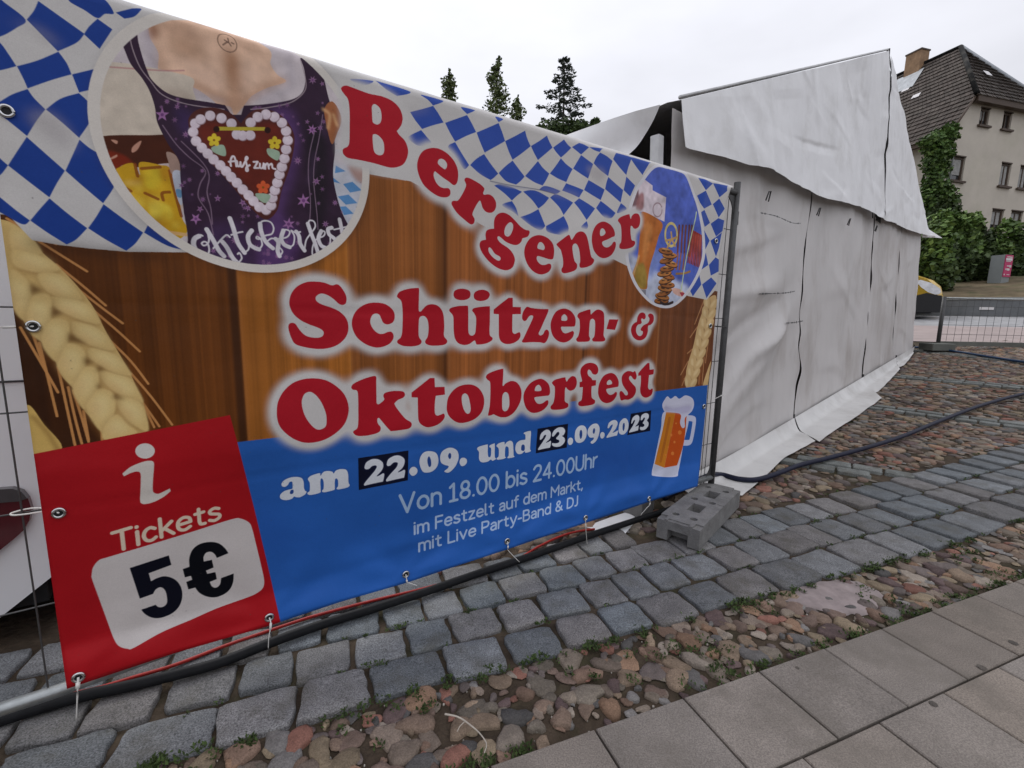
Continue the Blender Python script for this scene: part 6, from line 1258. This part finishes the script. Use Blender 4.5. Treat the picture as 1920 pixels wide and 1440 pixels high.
bush('bush', (1698, 418, 1792, 556), 20.5, 1, 'tall dark green bush right behind the tent corner and yellow van', BRIGHT, n=6720, blobs=12)
bush('bush', (1750, 402, 1832, 530), 22.5, 1, 'bright leafy bush climbing towards the corner of the house', BRIGHT, n=6720, blobs=12)
bush('bush', (1800, 424, 1884, 548), 22.5, 1, 'dense green bush between house corner and magenta pillar', BRIGHT, n=6080, blobs=11)
bush('bush', (1862, 420, 1950, 548), 23.5, 1, 'dense green bush behind the magenta pillar at the right edge', BRIGHT, n=5760, blobs=11)
# ivy on the house corner
iv = thing('ivy', tuple(hp(-.2, -.2, 3.0)), 'green ivy climbing the left corner of the old house up to the eaves', 'ivy')
ib = MB()
for (x, y, rx, rz_, k) in ((1779, 244, .45, .35, 130), (1768, 258, .8, .5, 320), (1755, 275, .75, .7, 400), (1768, 285, .65, .6, 300), (1750, 305, .6, .7, 300), (1762, 318, .55, .6, 280), (1748, 340, .5, .7, 260), (1760, 355, .65, .7, 330), (1772, 372, .8, .7, 380), (1755, 385, .7, .8, 380), (1778, 392, .7, .6, 300), (1742, 405, .8, .8, 360), (1770, 412, .9, .7, 380), (1738, 265, .4, .3, 120), (1735, 375, .5, .7, 220)):
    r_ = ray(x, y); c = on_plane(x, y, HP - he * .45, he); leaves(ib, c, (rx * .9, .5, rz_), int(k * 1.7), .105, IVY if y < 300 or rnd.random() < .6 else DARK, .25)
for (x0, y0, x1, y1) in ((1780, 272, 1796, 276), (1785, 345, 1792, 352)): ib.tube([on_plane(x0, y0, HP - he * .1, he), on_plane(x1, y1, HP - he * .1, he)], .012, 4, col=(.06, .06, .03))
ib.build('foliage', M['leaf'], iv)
MB().tube(crv([on_plane(x, y, HP - he * .2, he) for x, y in ((1742, 520), (1750, 420), (1752, 330), (1765, 260))], False, 5), .06, 7).build('stem', M['bark'], iv, True)

# far trees
def tree(name, depth, px_top, half_px, bottom_px, label, cols, n, size, group=None, cat='tree'):
    x, y = px_top; top = EYE + ray(x, y) / ray(x, y)[1] * depth; bot_z = zt(top[0], top[1]); hw = half_px / F_PX * depth
    t = thing(name, (top[0], top[1], bot_z), label, cat, group)
    zb_ = (EYE + ray(x, bottom_px) / ray(x, bottom_px)[1] * depth)[2]; Ht = top[2] - bot_z
    MB().tube([(top[0], top[1], bot_z - .2), (top[0] + .1, top[1], bot_z + Ht * .5), (top[0], top[1], top[2] - .3)], [.28, .16, .03], 8).build('trunk', M['bark'], t, True)
    return t, top, hw, zb_, bot_z
POP = [(.12, .155, .05), (.09, .125, .04), (.15, .18, .07), (.065, .085, .035)]
def poplar(depth, px_top, half_px, bottom_px, label, n):
    t, top, hw, zb_, bz = tree('columnar_tree', depth, px_top, half_px, bottom_px, label, POP, n, .2, 'columnar trees behind the banner')
    mb = MB(); z = top[2]; lowest = bz + (top[2] - bz) * .25
    while z > lowest:
        f = min(1, (top[2] - z) / ((top[2] - zb_) * .75) + .28); w = hw * f * (1 + .35 * nz(z * 1.3, depth)); m = rnd.randint(2, 3) if f > .4 else 1
        for _ in range(m):
            a = rnd.uniform(0, 6.28); q = rnd.uniform(.2, .75); leaves(mb, (top[0] + w * q * math.cos(a), top[1] + w * q * math.sin(a), z + rnd.uniform(-.2, .2)), (w * .45, w * .45, .48), 46, .12, POP, .2)
        if rnd.random() < .5: a = rnd.uniform(0, 6.28); mb.tube([(top[0], top[1], z - .5), (top[0] + w * math.cos(a), top[1] + w * math.sin(a), z + .2)], [.035, .008], 4, col=(.05, .04, .03))
        z -= rnd.uniform(.22, .36)
    mb.build('crown', M['leaf'], t); return t
poplar(38, (840, 141), 17, 190, 'slim columnar tree leftmost of the three behind the banner', 1)
poplar(36, (932, 118), 25, 222, 'tallest slim columnar tree, in the middle of the three behind the banner', 1)
poplar(40, (970, 188), 16, 232, 'short slim columnar tree just right of the tallest one', 1)
t, top, hw, zb_, bz = tree('spruce_tree', 42, (1059, 107), 50, 240, 'dark spruce with drooping tiered branches behind the banner and tent', DARK, 1, .2)
mb = MB(); z = top[2] - .15; NE = [(.018, .026, .016), (.026, .036, .02), (.014, .02, .014)]
while z > bz + 3:
    f = min(1, (top[2] - z) / (top[2] - zb_)); w = (hw * .12 + hw * 1.12 * f ** .8) * (1 + .22 * nz(z * 2.1, 3)); nb_ = 6
    for k in range(nb_):
        a = 2 * math.pi * k / nb_ + rnd.uniform(-.4, .4); L = w * rnd.uniform(.6, 1.12); d = np.array([math.cos(a), math.sin(a), 0]); per = np.array([-d[1], d[0], 0])
        base = np.array([top[0], top[1], z]); tip = base + d * L + np.array([0, 0, -.16 * L + .10]); mid = base + d * L * .6 + np.array([0, 0, -.22 * L])
        mb.tube([base, mid, tip], [.03, .02, .006], 4, col=(.03, .024, .018))
        for _ in range(int(14 + 24 * L)):
            q = rnd.uniform(.12, 1) ** .8; p = (base * (1 - q) ** 2 + mid * 2 * q * (1 - q) + tip * q * q) + per * rnd.gauss(0, .17 * (1 - q * .5)) * min(1, L) + np.array([0, 0, rnd.uniform(-.26, .05)])
            s = rnd.uniform(.09, .2); v = d * s * rnd.uniform(.3, 1) + per * rnd.uniform(-1, 1) * s; u = np.array([0, 0, -s * .55]) + per * rnd.uniform(-.3, .3) * s
            mb.add([p - v, p + u, p + v, p - u * .3], [(0, 1, 2, 3)], rnd.choice(NE))
    z -= rnd.uniform(.42, .66)
mb.build('crown', M['needle'], t)
# dark shrubbery at the foot of the spruce
c = EYE + ray(1070, 262) / ray(1070, 262)[1] * 40; hb2 = thing('broad_tree', (c[0], c[1], zt(c[0], c[1])), 'dark tree top peeking over the tent eave below the spruce', 'tree')
mb = MB()
for (x, y, r) in ((1030, 248, 1.3), (1060, 246, 1.5), (1090, 244, 1.2), (1116, 228, .35), (1110, 252, 1.3), (1050, 290, 2.5)): q = EYE + ray(x, y) / ray(x, y)[1] * 40; leaves(mb, q, (r, r, r * .55), int(420 * r), .16, DARK, .2)
mb.build('crown', M['leaf'], hb2); MB().tube([(c[0], c[1], zt(c[0], c[1]) - .2), tuple(c)], [.3, .12], 8).build('trunk', M['bark'], hb2, True)
for o in list(bpy.data.meshes):
    if o.users == 0: bpy.data.meshes.remove(o)
